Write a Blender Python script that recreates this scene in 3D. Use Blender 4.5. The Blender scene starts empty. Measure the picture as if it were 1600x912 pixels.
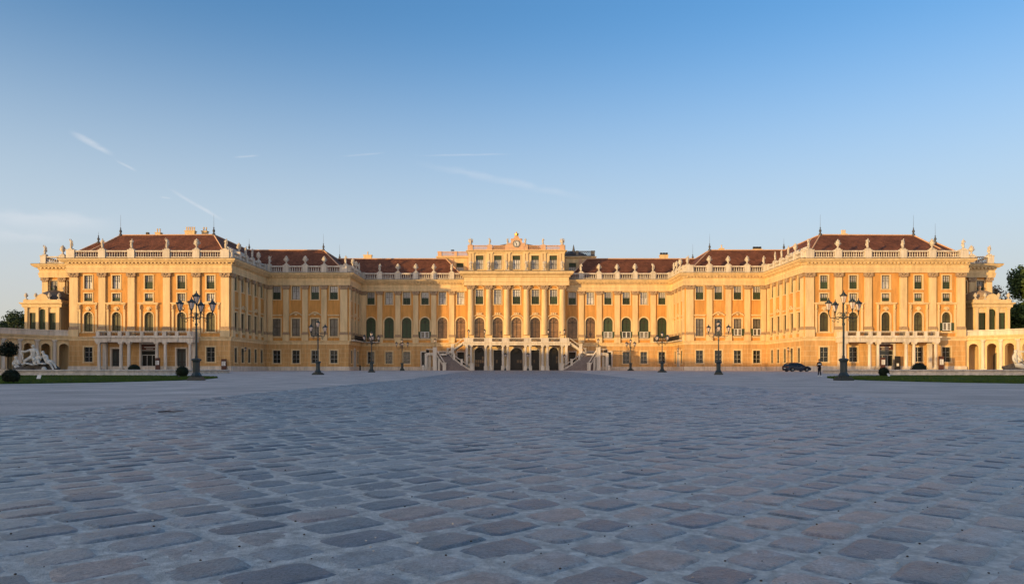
import bpy, bmesh, math, random
from math import sin, cos, pi, radians, sqrt
from mathutils import Vector, Matrix, noise
random.seed(7)
S = bpy.context.scene
C = S.collection
F = 1110.0; CX = -0.86; CZ = 0.77           # lens scale, camera foot
def gz(y): return max(0.0, min((y-55)*.0066, .8))     # the court rises gently towards the palace

# ------------------------------------------------------------------ materials
def mat(name, col, rough=.8, spec=.3, metal=0, var=.12, vscale=1.5, bump=0, bscale=20, emit=None, streak=False):
    m = bpy.data.materials.new(name); m.use_nodes = True
    nt = m.node_tree; N = nt.nodes; L = nt.links
    b = N['Principled BSDF']
    b.inputs['Roughness'].default_value = rough; b.inputs['Metallic'].default_value = metal
    b.inputs['Specular IOR Level'].default_value = spec
    b.inputs['Base Color'].default_value = (*col, 1)
    tc = N.new('ShaderNodeNewGeometry')
    if var:
        n = N.new('ShaderNodeTexNoise'); n.inputs['Scale'].default_value = vscale; n.inputs['Detail'].default_value = 6
        n.inputs['Roughness'].default_value = .65
        if streak:
            mp = N.new('ShaderNodeMapping'); mp.inputs['Scale'].default_value = (1, 1, .22)
            L.new(tc.outputs['Position'], mp.inputs['Vector']); L.new(mp.outputs[0], n.inputs['Vector'])
        else: L.new(tc.outputs['Position'], n.inputs['Vector'])
        r = N.new('ShaderNodeValToRGB'); e = r.color_ramp.elements
        e[0].position = .3; e[1].position = .7
        e[0].color = (*[c*(1-var*1.5) for c in col], 1); e[1].color = (*[min(1, c*(1+var)) for c in col], 1)
        L.new(n.outputs['Fac'], r.inputs[0]); L.new(r.outputs[0], b.inputs['Base Color'])
    if bump:
        n2 = N.new('ShaderNodeTexNoise'); n2.inputs['Scale'].default_value = bscale; n2.inputs['Detail'].default_value = 4
        L.new(tc.outputs['Position'], n2.inputs['Vector'])
        bp = N.new('ShaderNodeBump'); bp.inputs['Strength'].default_value = bump; bp.inputs['Distance'].default_value = .02
        L.new(n2.outputs['Fac'], bp.inputs['Height']); L.new(bp.outputs[0], b.inputs['Normal'])
    return m
def grime(m, lo, hi, sc=(.9, .9, .1)):
    nt = m.node_tree; N = nt.nodes; L = nt.links; b = N['Principled BSDF']; old = b.inputs['Base Color'].links[0].from_socket
    g = N.new('ShaderNodeNewGeometry'); mp = N.new('ShaderNodeMapping'); mp.inputs['Scale'].default_value = sc; L.new(g.outputs['Position'], mp.inputs['Vector'])
    n = N.new('ShaderNodeTexNoise'); n.inputs['Scale'].default_value = 2.2; n.inputs['Detail'].default_value = 8; n.inputs['Roughness'].default_value = .7; L.new(mp.outputs[0], n.inputs['Vector'])
    r_ = N.new('ShaderNodeMapRange'); r_.inputs['From Min'].default_value = .36; r_.inputs['From Max'].default_value = .58; r_.inputs['To Min'].default_value = lo; r_.inputs['To Max'].default_value = hi; L.new(n.outputs['Fac'], r_.inputs['Value'])
    x = N.new('ShaderNodeMix'); x.data_type = 'RGBA'; x.blend_type = 'MULTIPLY'; x.inputs['Factor'].default_value = 1
    L.new(old, x.inputs['A']); L.new(r_.outputs[0], x.inputs['B']); L.new(x.outputs['Result'], b.inputs['Base Color'])
def vary(m, lo, hi):
    nt = m.node_tree; N = nt.nodes; L = nt.links; b = N['Principled BSDF']; s_ = b.inputs['Base Color']
    x = N.new('ShaderNodeMix'); x.data_type = 'RGBA'; x.blend_type = 'MULTIPLY'; x.inputs['Factor'].default_value = 1
    if s_.links: L.new(s_.links[0].from_socket, x.inputs['A'])
    else: x.inputs['A'].default_value = s_.default_value
    o = N.new('ShaderNodeObjectInfo'); r_ = N.new('ShaderNodeMapRange'); r_.inputs['To Min'].default_value = lo; r_.inputs['To Max'].default_value = hi
    L.new(o.outputs['Random'], r_.inputs['Value']); L.new(r_.outputs[0], x.inputs['B']); L.new(x.outputs['Result'], s_)
M = {}
M['wall'] = mat('ochre_plaster', (.66, .325, .095), .9, .15, var=.14, vscale=.8, streak=True)
M['trim'] = mat('cream_plaster', (.76, .555, .30), .85, .2, var=.11, vscale=1.1, streak=True)
M['pale'] = mat('pale_stone', (.70, .61, .50), .8, .25, var=.14, vscale=1.3, streak=True, bump=.2, bscale=6)
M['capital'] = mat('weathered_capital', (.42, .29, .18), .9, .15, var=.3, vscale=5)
M['statue'] = mat('statue_sandstone', (.62, .54, .44), .85, .2, var=.22, vscale=4)
M['marble'] = mat('white_marble', (.64, .60, .52), .6, .35, var=.22, vscale=2.5)
M['rock'] = mat('dark_wet_rock', (.12, .10, .08), .8, .3, var=.4, vscale=3, bump=.6, bscale=4)
M['flash'] = mat('dark_flashing', (.10, .07, .05), .6, .3, var=.2)
M['iron'] = mat('dark_green_iron', (.022, .034, .034), .45, .5, var=.2, vscale=6)
M['black'] = mat('black_iron', (.02, .018, .017), .5, .4, var=.1)
M['green'] = mat('green_louvre', (.045, .066, .032), .55, .3, var=.15, vscale=2)
M['olive'] = mat('sunlit_green_pane', (.085, .078, .034), .45, .35, var=.3, vscale=1.2)  # louvre green with the sun's orange cast put into the colour
M['darkglass'] = mat('dark_glass', (.012, .015, .016), .08, .6, var=0)
M['curtain'] = mat('curtained_pane', (.60, .57, .52), .35, .4, var=.2, vscale=3)
M['greycurtain'] = mat('grey_curtained_pane', (.17, .15, .12), .3, .4, var=.3, vscale=1)
M['blind'] = mat('brown_blind_pane', (.20, .11, .05), .3, .4, var=.35, vscale=.9)
M['white'] = mat('white_paint', (.72, .70, .66), .5, .3, var=.05)
M['sashdark'] = mat('dark_sash_paint', (.06, .045, .03), .5, .3, var=.1)
M['lead'] = mat('lead_roof', (.085, .085, .09), .5, .4, var=.25, vscale=.8)
M['lampglass'] = mat('frosted_lamp_pane', (.70, .55, .48), .25, .5, var=.1, vscale=6)
M['brownsign'] = mat('brown_sign_panel', (.085, .03, .02), .5, .3, var=.1)
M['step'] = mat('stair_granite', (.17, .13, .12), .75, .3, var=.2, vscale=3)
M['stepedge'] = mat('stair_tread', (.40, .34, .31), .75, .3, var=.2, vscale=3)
M['gravel'] = mat('court_gravel', (.58, .50, .44), .95, .1, var=.22, vscale=.35, bump=.8, bscale=30)
M['grout'] = mat('sandy_joint', (.60, .58, .53), .95, .1, var=.25, vscale=14, bump=.8, bscale=120)
M['lawn'] = mat('lawn_soil', (.045, .08, .016), .95, .05, var=.3, vscale=1.2)
M['blade'] = mat('grass_blade', (.062, .105, .02), .8, .2, var=.35, vscale=2)
M['leaf'] = mat('tree_leaf', (.075, .115, .028), .65, .3, var=.45, vscale=.5)
M['leafdark'] = mat('dark_tree_leaf', (.036, .062, .022), .7, .3, var=.45, vscale=.5)
M['leafred'] = mat('thin_brown_leaf', (.17, .12, .075), .8, .2, var=.35, vscale=.8)
M['bush'] = mat('box_leaf', (.012, .021, .011), .75, .2, var=.4, vscale=5)
M['bark'] = mat('tree_bark', (.09, .065, .045), .9, .1, var=.3, vscale=3)
M['skin'] = mat('skin', (.45, .26, .18), .5, .3, var=0)
M['cloth'] = mat('black_cloth', (.012, .012, .016), .9, .1, var=.1)
M['carpaint'] = mat('dark_blue_car_paint', (.014, .022, .045), .25, .6, metal=.3, var=0)
M['rubber'] = mat('tyre_rubber', (.015, .015, .015), .8, .2, var=0)
M['rim'] = mat('wheel_rim', (.35, .35, .36), .3, .5, metal=.8, var=0)
M['redlight'] = mat('tail_light_plastic', (.25, .01, .01), .3, .5, var=0)
M['gold'] = mat('gilded_metal', (.75, .45, .10), .35, .5, metal=.7, var=.1)
M['gable'] = mat('pink_stucco', (.66, .40, .24), .85, .2, var=.12, vscale=2)
M['water'] = mat('basin_water', (.02, .03, .03), .05, .6, var=0)

def roofmat():
    m = mat('clay_tile_roof', (.205, .078, .040), .8, .2, var=.22, vscale=.35)
    nt = m.node_tree; N = nt.nodes; L = nt.links; b = N['Principled BSDF']
    g = N.new('ShaderNodeNewGeometry'); sx = N.new('ShaderNodeSeparateXYZ'); L.new(g.outputs['Position'], sx.inputs[0])
    ad = N.new('ShaderNodeMath'); ad.operation = 'ADD'; L.new(sx.outputs['X'], ad.inputs[0]); L.new(sx.outputs['Y'], ad.inputs[1])
    cb = N.new('ShaderNodeCombineXYZ'); L.new(ad.outputs[0], cb.inputs['X']); L.new(sx.outputs['Z'], cb.inputs['Y'])
    br = N.new('ShaderNodeTexBrick'); br.inputs['Scale'].default_value = 1; br.inputs['Brick Width'].default_value = .28
    br.inputs['Row Height'].default_value = .24; br.inputs['Mortar Size'].default_value = .02
    br.inputs['Color1'].default_value = (1.25, 1.15, 1.1, 1); br.inputs['Color2'].default_value = (.72, .75, .8, 1); br.inputs['Mortar'].default_value = (.5, .5, .5, 1)
    L.new(cb.outputs[0], br.inputs['Vector'])
    old = b.inputs['Base Color'].links[0].from_socket
    mx = N.new('ShaderNodeMix'); mx.data_type = 'RGBA'; mx.blend_type = 'MULTIPLY'; mx.inputs['Factor'].default_value = .8
    L.new(old, mx.inputs['A']); L.new(br.outputs['Color'], mx.inputs['B']); L.new(mx.outputs['Result'], b.inputs['Base Color'])
    bp = N.new('ShaderNodeBump'); bp.inputs['Strength'].default_value = .6; bp.inputs['Distance'].default_value = .04
    L.new(br.outputs['Fac'], bp.inputs['Height']); bp.invert = True; L.new(bp.outputs[0], b.inputs['Normal'])
    return m
M['roof'] = roofmat()
def rustmat():
    m = mat('banded_ochre_plaster', (.62, .355, .14), .9, .15, var=.13, vscale=.8, streak=True)
    nt = m.node_tree; N = nt.nodes; L = nt.links; b = N['Principled BSDF']
    g = N.new('ShaderNodeNewGeometry'); sx = N.new('ShaderNodeSeparateXYZ'); L.new(g.outputs['Position'], sx.inputs[0])
    ad = N.new('ShaderNodeMath'); ad.operation = 'ADD'; L.new(sx.outputs['X'], ad.inputs[0]); L.new(sx.outputs['Y'], ad.inputs[1])
    sb = N.new('ShaderNodeMath'); sb.operation = 'ADD'; sb.inputs[1].default_value = -.55; L.new(sx.outputs['Z'], sb.inputs[0])
    cb = N.new('ShaderNodeCombineXYZ'); L.new(ad.outputs[0], cb.inputs['X']); L.new(sb.outputs[0], cb.inputs['Y'])
    br = N.new('ShaderNodeTexBrick'); br.inputs['Scale'].default_value = 1; br.inputs['Brick Width'].default_value = 1.97
    br.inputs['Row Height'].default_value = .92; br.inputs['Mortar Size'].default_value = .05; br.inputs['Mortar Smooth'].default_value = .3
    L.new(cb.outputs[0], br.inputs['Vector'])
    old = b.inputs['Base Color'].links[0].from_socket
    mx = N.new('ShaderNodeMix'); mx.data_type = 'RGBA'
    ml = N.new('ShaderNodeMath'); ml.operation = 'MULTIPLY'; ml.inputs[1].default_value = .75; L.new(br.outputs['Fac'], ml.inputs[0])
    L.new(ml.outputs[0], mx.inputs['Factor']); L.new(old, mx.inputs['A']); mx.inputs['B'].default_value = (.70, .50, .27, 1)
    L.new(mx.outputs['Result'], b.inputs['Base Color'])
    bp = N.new('ShaderNodeBump'); bp.inputs['Strength'].default_value = .5; bp.inputs['Distance'].default_value = .04; bp.invert = True
    L.new(br.outputs['Fac'], bp.inputs['Height']); L.new(bp.outputs[0], b.inputs['Normal'])
    return m
M['rust'] = rustmat()
grime(M['gravel'], .72, 1.16, (9, 9, 9)); grime(M['grout'], .84, 1.12, (6, 6, 6)); grime(M['wall'], .80, 1.04); grime(M['trim'], .84, 1.03); grime(M['rust'], .78, 1.04); grime(M['pale'], .74, 1.04); grime(M['roof'], .72, 1.15, (.5, .5, .25)); grime(M['statue'], .7, 1.1, (3, 3, 1.2))
for k_, a_, b_ in (('green', .6, 1.35), ('curtain', .55, 1.15), ('greycurtain', .35, 1.5), ('blind', .6, 1.35), ('olive', .6, 1.3)): vary(M[k_], a_, b_)
def stonemat():
    m = bpy.data.materials.new('cobble_sandstone'); m.use_nodes = True
    nt = m.node_tree; N = nt.nodes; L = nt.links; b = N['Principled BSDF']
    b.inputs['Specular IOR Level'].default_value = .8
    at = N.new('ShaderNodeAttribute'); at.attribute_name = 'tone'
    r = N.new('ShaderNodeValToRGB'); e = r.color_ramp.elements
    e[0].position = 0; e[0].color = (0.128, 0.131, 0.146, 1); e[1].position = 1; e[1].color = (0.300, 0.234, 0.202, 1)
    for p, c in ((.2, (.15, .162, .166)), (.4, (.24, .25, .25)), (.55, (.10, .112, .125)), (.72, (.31, .315, .305)), (.86, (.29, .235, .20))):
        k = e.new(p); k.color = (*c, 1)
    L.new(at.outputs['Fac'], r.inputs[0])
    g = N.new('ShaderNodeNewGeometry')
    n = N.new('ShaderNodeTexNoise'); n.inputs['Scale'].default_value = 9; n.inputs['Detail'].default_value = 9; n.inputs['Roughness'].default_value = .7
    L.new(g.outputs['Position'], n.inputs['Vector'])
    mr = N.new('ShaderNodeMapRange'); mr.inputs['From Min'].default_value = .3; mr.inputs['From Max'].default_value = .7
    mr.inputs['To Min'].default_value = .55; mr.inputs['To Max'].default_value = 1.45; L.new(n.outputs['Fac'], mr.inputs['Value'])
    mx = N.new('ShaderNodeMix'); mx.data_type = 'RGBA'; mx.blend_type = 'MULTIPLY'; mx.inputs['Factor'].default_value = 1
    L.new(r.outputs[0], mx.inputs['A']); L.new(mr.outputs[0], mx.inputs['B'])
    n3 = N.new('ShaderNodeTexNoise'); n3.inputs['Scale'].default_value = 2.2; n3.inputs['Detail'].default_value = 5; L.new(g.outputs['Position'], n3.inputs['Vector'])
    mr3 = N.new('ShaderNodeMapRange'); mr3.inputs['From Min'].default_value = .55; mr3.inputs['From Max'].default_value = .75; mr3.inputs['To Max'].default_value = .35
    L.new(n3.outputs['Fac'], mr3.inputs['Value'])
    mx3 = N.new('ShaderNodeMix'); mx3.data_type = 'RGBA'; L.new(mr3.outputs[0], mx3.inputs['Factor']); L.new(mx.outputs['Result'], mx3.inputs['A']); mx3.inputs['B'].default_value = (.30, .305, .315, 1)
    n4 = N.new('ShaderNodeTexNoise'); n4.inputs['Scale'].default_value = 70; n4.inputs['Detail'].default_value = 5; n4.inputs['Roughness'].default_value = .75; L.new(g.outputs['Position'], n4.inputs['Vector'])
    mr4 = N.new('ShaderNodeMapRange'); mr4.inputs['From Min'].default_value = .35; mr4.inputs['From Max'].default_value = .65; mr4.inputs['To Min'].default_value = .62; mr4.inputs['To Max'].default_value = 1.38; L.new(n4.outputs['Fac'], mr4.inputs['Value'])
    mx4 = N.new('ShaderNodeMix'); mx4.data_type = 'RGBA'; mx4.blend_type = 'MULTIPLY'; mx4.inputs['Factor'].default_value = 1
    L.new(mx3.outputs['Result'], mx4.inputs['A']); L.new(mr4.outputs[0], mx4.inputs['B'])
    L.new(mx4.outputs['Result'], b.inputs['Base Color'])
    mr2 = N.new('ShaderNodeMapRange'); mr2.inputs['To Min'].default_value = .22; mr2.inputs['To Max'].default_value = .48; L.new(n.outputs['Fac'], mr2.inputs['Value']); L.new(mr2.outputs[0], b.inputs['Roughness'])
    n2 = N.new('ShaderNodeTexNoise'); n2.inputs['Scale'].default_value = 42; n2.inputs['Detail'].default_value = 7; n2.inputs['Roughness'].default_value = .6; L.new(g.outputs['Position'], n2.inputs['Vector'])
    bp = N.new('ShaderNodeBump'); bp.inputs['Strength'].default_value = .8; bp.inputs['Distance'].default_value = .012
    L.new(n2.outputs['Fac'], bp.inputs['Height'])
    bp2 = N.new('ShaderNodeBump'); bp2.inputs['Strength'].default_value = .55; bp2.inputs['Distance'].default_value = .03
    L.new(n.outputs['Fac'], bp2.inputs['Height']); L.new(bp.outputs[0], bp2.inputs['Normal']); L.new(bp2.outputs[0], b.inputs['Normal'])
    return m
M['stone'] = stonemat()
def farpave():
    m = bpy.data.materials.new('far_cobble_paving'); m.use_nodes = True
    nt = m.node_tree; N = nt.nodes; L = nt.links; b = N['Principled BSDF']
    b.inputs['Specular IOR Level'].default_value = .4; b.inputs['Roughness'].default_value = .6
    g = N.new('ShaderNodeNewGeometry'); mp = N.new('ShaderNodeMapping'); mp.inputs['Rotation'].default_value = (0, 0, radians(-45))
    L.new(g.outputs['Position'], mp.inputs['Vector'])
    br = N.new('ShaderNodeTexBrick'); br.inputs['Scale'].default_value = 1; br.inputs['Brick Width'].default_value = .37
    br.inputs['Row Height'].default_value = .29; br.inputs['Mortar Size'].default_value = .022
    br.inputs['Color1'].default_value = (.14, .15, .155, 1); br.inputs['Color2'].default_value = (.22, .225, .228, 1); br.inputs['Mortar'].default_value = (.46, .45, .43, 1)
    L.new(mp.outputs[0], br.inputs['Vector'])
    n = N.new('ShaderNodeTexNoise'); n.inputs['Scale'].default_value = .35; n.inputs['Detail'].default_value = 8; n.inputs['Roughness'].default_value = .7; L.new(g.outputs['Position'], n.inputs['Vector'])
    mr = N.new('ShaderNodeMapRange'); mr.inputs['From Min'].default_value = .3; mr.inputs['From Max'].default_value = .7
    mr.inputs['To Min'].default_value = .75; mr.inputs['To Max'].default_value = 1.25; L.new(n.outputs['Fac'], mr.inputs['Value'])
    mx = N.new('ShaderNodeMix'); mx.data_type = 'RGBA'; mx.blend_type = 'MULTIPLY'; mx.inputs['Factor'].default_value = 1
    L.new(br.outputs['Color'], mx.inputs['A']); L.new(mr.outputs[0], mx.inputs['B']); L.new(mx.outputs['Result'], b.inputs['Base Color'])
    bp = N.new('ShaderNodeBump'); bp.inputs['Strength'].default_value = .5; bp.inputs['Distance'].default_value = .03; bp.invert = True
    L.new(br.outputs['Fac'], bp.inputs['Height']); L.new(bp.outputs[0], b.inputs['Normal'])
    return m
M['farpave'] = farpave()

# ------------------------------------------------------------------ mesh builder
class MB:
    def __init__(s): s.v = []; s.f = []; s.mi = []; s.T = None
    def add(s, vs, fs, mi=0):
        o = len(s.v)
        s.v += [(s.T @ Vector(v)) if s.T else Vector(v) for v in vs]
        s.f += [tuple(o+i for i in f) for f in fs]; s.mi += [mi]*len(fs); return s
    def box(s, x0, x1, y0, y1, z0, z1, mi=0, tx=0, ty=0):
        v = [(x0, y0, z0), (x1, y0, z0), (x1, y1, z0), (x0, y1, z0), (x0+tx, y0+ty, z1), (x1-tx, y0+ty, z1), (x1-tx, y1-ty, z1), (x0+tx, y1-ty, z1)]
        return s.add(v, [(0, 3, 2, 1), (4, 5, 6, 7), (0, 1, 5, 4), (1, 2, 6, 5), (2, 3, 7, 6), (3, 0, 4, 7)], mi)
    def quad(s, *p, mi=0): return s.add(p, [tuple(range(len(p)))], mi)
    def lathe(s, cx, cy, prof, n=10, mi=0, a0=0, a1=2*pi):
        vs = []; fs = []; full = abs(a1-a0-2*pi) < 1e-6; k = n if full else n+1
        for r, z in prof:
            for i in range(k):
                a = a0+(a1-a0)*i/n; vs.append((cx+r*cos(a), cy+r*sin(a), z))
        for j in range(len(prof)-1):
            for i in range(n):
                i2 = (i+1) % k if full else i+1
                fs.append((j*k+i, j*k+i2, (j+1)*k+i2, (j+1)*k+i))
        fs.append(tuple(range(k))[::-1]); fs.append(tuple((len(prof)-1)*k+i for i in range(k)))
        return s.add(vs, fs, mi)
    def tube(s, pts, r, n=6, mi=0):
        pts = [Vector(p) for p in pts]; rr = r if isinstance(r, (list, tuple)) else [r]*len(pts)
        vs = []; fs = []
        for i, p in enumerate(pts):
            d = (pts[min(i+1, len(pts)-1)]-pts[max(i-1, 0)]).normalized()
            u = d.cross(Vector((0, 0, 1)) if abs(d.z) < .9 else Vector((1, 0, 0))).normalized(); w = d.cross(u)
            for k in range(n):
                a = 2*pi*k/n; vs.append(p+(u*cos(a)+w*sin(a))*rr[i])
        for i in range(len(pts)-1):
            for k in range(n): fs.append((i*n+k, i*n+(k+1) % n, (i+1)*n+(k+1) % n, (i+1)*n+k))
        fs.append(tuple(range(n))[::-1]); fs.append(tuple((len(pts)-1)*n+k for k in range(n)))
        return s.add(vs, fs, mi)
    def ball(s, c, r, nu=8, nv=6, mi=0):
        r = r if isinstance(r, (list, tuple)) else (r, r, r); vs = []; fs = []
        for j in range(nv+1):
            t = pi*j/nv
            for i in range(nu): a = 2*pi*i/nu; vs.append((c[0]+r[0]*sin(t)*cos(a), c[1]+r[1]*sin(t)*sin(a), c[2]+r[2]*cos(t)))
        for j in range(nv):
            for i in range(nu): fs.append((j*nu+i, (j+1)*nu+i, (j+1)*nu+(i+1) % nu, j*nu+(i+1) % nu))
        return s.add(vs, fs, mi)
    def disc_y(s, cx, y0, y1, cz, r, n=12, mi=0, a0=0, a1=2*pi, r2=None):
        # solid arc (or ring when r2) in the x-z plane between y0 and y1
        full = abs(a1-a0-2*pi) < 1e-6; k = n+1; vs = []; fs = []
        if r2 is None: r2 = 0.0
        for i in range(k):
            a = a0+(a1-a0)*i/n
            for y in (y0, y1):
                for q in (r, r2): vs.append((cx+q*cos(a), y, cz+q*sin(a)))
        for i in range(n):
            b = 4*i; c = b+4
            fs += [(b, b+1, c+1, c), (b+2, c+2, c+3, b+3), (b, c, c+2, b+2)]
            if r2: fs.append((b+1, b+3, c+3, c+1))
        return s.add(vs, fs, mi)
    def sweep(s, path, prof, mi=0, closed=False):
        n = len(path); vs = []; fs = []; k = len(prof)
        P = [Vector((p[0], p[1])) for p in path]
        for i in range(n):
            if closed: a, b = P[i]-P[i-1], P[(i+1) % n]-P[i]
            else: a = P[i]-P[i-1] if i else P[1]-P[0]; b = P[i+1]-P[i] if i < n-1 else P[i]-P[i-1]
            a = a.normalized(); b = b.normalized()
            na, nb = Vector((a.y, -a.x)), Vector((b.y, -b.x)); m = na+nb
            m = m/max(.3, m.dot(na)) if m.length > 1e-4 else na
            for o, z in prof: vs.append((P[i].x+m.x*o, P[i].y+m.y*o, z))
        for i in range(n if closed else n-1):
            j = (i+1) % n
            for q in range(k-1): fs.append((i*k+q, j*k+q, j*k+q+1, i*k+q+1))
        if not closed: fs.append(tuple(range(k))[::-1]); fs.append(tuple((n-1)*k+q for q in range(k)))
        return s.add(vs, fs, mi)
    def mesh(s, name, mats, smooth=False, mirror=False):
        me = bpy.data.meshes.new(name)
        v = [(-p[0], p[1], p[2]) for p in s.v] if mirror else s.v
        f = [tuple(reversed(q)) for q in s.f] if mirror else s.f
        me.from_pydata([tuple(p) for p in v], [], f)
        if isinstance(mats, str): mats = [mats]
        for m in mats: me.materials.append(M[m])
        me.polygons.foreach_set('material_index', s.mi)
        if smooth: me.polygons.foreach_set('use_smooth', [True]*len(s.f))
        me.update(); return me
    def build(s, name, mats, parent=None, smooth=False, mirror=False, loc=None, rz=0):
        return link(name, s.mesh(name, mats, smooth, mirror), parent, loc, rz)
def link(name, me, parent=None, loc=None, rz=0):
    o = bpy.data.objects.new(name, me); C.objects.link(o)
    if parent: o.parent = parent
    if loc: o.location = loc
    o.rotation_euler = (0, 0, rz); return o
def tag(o, label=None, cat=None, group=None, kind=None):
    if label: o['label'] = label
    if cat: o['category'] = cat
    if group: o['group'] = group
    if kind: o['kind'] = kind
    return o
def thing(name, loc=(0, 0, 0), label=None, cat=None, group=None, rz=0):
    o = bpy.data.objects.new(name, None); C.objects.link(o); o.location = loc; o.rotation_euler = (0, 0, rz)
    o.empty_display_size = .5
    return tag(o, label, cat, group)
KIDS = {}
def kids(o): return [c for c in bpy.data.objects if c.parent == o]
def dup(o, parent=None, tree=None):
    tree = tree if tree is not None else kidtree(o)
    c = o.copy(); C.objects.link(c); c.parent = parent
    for k, sub in tree: dup(k, c, sub)
    return c
def kidtree(o): return [(k, kidtree(k)) for k in kids(o)]
def skin(verts, edges, radii, sub=1, name='skinned'):
    me = bpy.data.meshes.new('t'); me.from_pydata([Vector(v) for v in verts], edges, [])
    o = bpy.data.objects.new('t', me); C.objects.link(o)
    o.modifiers.new('s', 'SKIN'); sv = me.skin_vertices[0].data
    for i, r in enumerate(radii): sv[i].radius = (r, r) if not isinstance(r, tuple) else r
    sv[0].use_root = True
    if sub: m = o.modifiers.new('u', 'SUBSURF'); m.levels = sub; m.render_levels = sub
    bpy.context.view_layer.update()
    ev = o.evaluated_get(bpy.context.evaluated_depsgraph_get())
    out = bpy.data.meshes.new_from_object(ev); out.name = name
    bpy.data.objects.remove(o); bpy.data.meshes.remove(me)
    out.polygons.foreach_set('use_smooth', [True]*len(out.polygons)); return out

# ------------------------------------------------------------------ world, sun, camera
SUN_EL, SUN_AZ = radians(2.5), radians(49.3)         # the sun stands low behind the camera's left shoulder
W = bpy.data.worlds.new('World'); S.world = W; W.use_nodes = True
wn = W.node_tree.nodes; wl = W.node_tree.links
bg = wn['Background']; bg.inputs['Strength'].default_value = .15
sky = wn.new('ShaderNodeTexSky'); sky.sky_type = 'NISHITA'; sky.sun_disc = False
sky.sun_elevation = SUN_EL; sky.sun_rotation = pi+SUN_AZ
sky.air_density = 1.0; sky.dust_density = .5; sky.ozone_density = 3.2; sky.altitude = 200
tcw = wn.new('ShaderNodeTexCoord')
def pdir(px, py): return Vector(((px-800.9)/F, 1, (577.5-py)/F)).normalized()
streaks = [((110, 206), (176, 242), .0048, .38), ((180, 250), (214, 268), .0025, .22), ((266, 296), (352, 346), .0032, .36),
           ((365, 246), (405, 243), .0018, .22), ((530, 244), (600, 239), .0018, .22), ((650, 243), (800, 241), .002, .18),
           ((250, 308), (268, 310), .0016, .2), ((650, 255), (930, 312), .007, .15), ((-60, 338), (185, 352), .015, .26), ((-60, 362), (120, 372), .012, .22)]
acc = None
nz = wn.new('ShaderNodeTexNoise'); nz.inputs['Scale'].default_value = 22; nz.inputs['Detail'].default_value = 5
mpz = wn.new('ShaderNodeMapping'); mpz.inputs['Scale'].default_value = (1, 1, 3); wl.new(tcw.outputs['Generated'], mpz.inputs['Vector']); wl.new(mpz.outputs[0], nz.inputs['Vector'])
def mth(op, a, b=None, c=None):
    n = wn.new('ShaderNodeMath'); n.operation = op
    for i, x in enumerate((a, b, c)):
        if x is None: continue
        if isinstance(x, (int, float)): n.inputs[i].default_value = x
        else: wl.new(x, n.inputs[i])
    return n.outputs[0]
def dot(vec):
    n = wn.new('ShaderNodeVectorMath'); n.operation = 'DOT_PRODUCT'; wl.new(tcw.outputs['Generated'], n.inputs[0]); n.inputs[1].default_value = vec; return n.outputs['Value']
def ramp(v, a, b, lo=1, hi=0):
    n = wn.new('ShaderNodeMapRange'); n.interpolation_type = 'SMOOTHSTEP'; wl.new(v, n.inputs['Value'])
    n.inputs['From Min'].default_value = a; n.inputs['From Max'].default_value = b; n.inputs['To Min'].default_value = lo; n.inputs['To Max'].default_value = hi; return n.outputs[0]
for p, q, wd, st in streaks:
    a, b = pdir(*p), pdir(*q); nn = a.cross(b).normalized(); e = (b-a).normalized(); mid = (a+b).normalized(); hl = (b-a).length/2
    wob = mth('MULTIPLY_ADD', nz.outputs['Fac'], wd*1.6, -wd*.8)
    dist = mth('ABSOLUTE', mth('ADD', dot(nn), wob))
    al = mth('ABSOLUTE', mth('SUBTRACT', dot(e), mid.dot(e)))
    m_ = mth('MULTIPLY', ramp(dist, 0, wd), ramp(al, hl*.3, hl*1.15))
    m_ = mth('MULTIPLY', m_, mth('MULTIPLY', mth('GREATER_THAN', dot(mid), .5), st))
    acc = m_ if acc is None else mth('ADD', acc, m_)
acc = mth('MULTIPLY', acc, ramp(nz.outputs['Fac'], .25, .6, .35, 1.1))
# thin high haze: pale all round; warm glow added behind camera to fill shaded facades
sxz = wn.new('ShaderNodeSeparateXYZ'); wl.new(tcw.outputs['Generated'], sxz.inputs[0])
def mixc(f, a, b):
    n = wn.new('ShaderNodeMix'); n.data_type = 'RGBA'; wl.new(f, n.inputs['Factor'])
    for k, x in (('A', a), ('B', b)):
        if isinstance(x, tuple): n.inputs[k].default_value = x
        else: wl.new(x, n.inputs[k])
    return n.outputs['Result']
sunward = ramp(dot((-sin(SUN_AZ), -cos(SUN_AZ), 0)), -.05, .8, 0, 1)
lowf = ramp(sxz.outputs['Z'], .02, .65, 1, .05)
veil = mixc(ramp(sxz.outputs['Z'], .0, .20), (1.04, 1.17, 1.29, 1), (1.12, 1.04, .92, 1))
tint = wn.new('ShaderNodeMix'); tint.data_type = 'RGBA'; tint.blend_type = 'MULTIPLY'; tint.inputs['Factor'].default_value = 1
wl.new(sky.outputs[0], tint.inputs['A']); tint.inputs['B'].default_value = (.72, .89, .92, 1)
hazed = mixc(ramp(sxz.outputs['Z'], .10, .47, .90, .04), tint.outputs['Result'], veil)
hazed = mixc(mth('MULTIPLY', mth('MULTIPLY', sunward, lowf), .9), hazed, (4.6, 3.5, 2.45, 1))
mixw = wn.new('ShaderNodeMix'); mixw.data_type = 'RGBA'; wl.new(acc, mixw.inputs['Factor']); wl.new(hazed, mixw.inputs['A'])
CLOUDCOL = (1.45, 1.45, 1.5, 1)
mixw.inputs['B'].default_value = CLOUDCOL
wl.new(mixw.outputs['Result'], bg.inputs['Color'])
ld = bpy.data.lights.new('sun', 'SUN'); ld.energy = 2.0; ld.angle = radians(.5); ld.color = (.58, .37, .135)
lo = bpy.data.objects.new('sun', ld); C.objects.link(lo)
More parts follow.
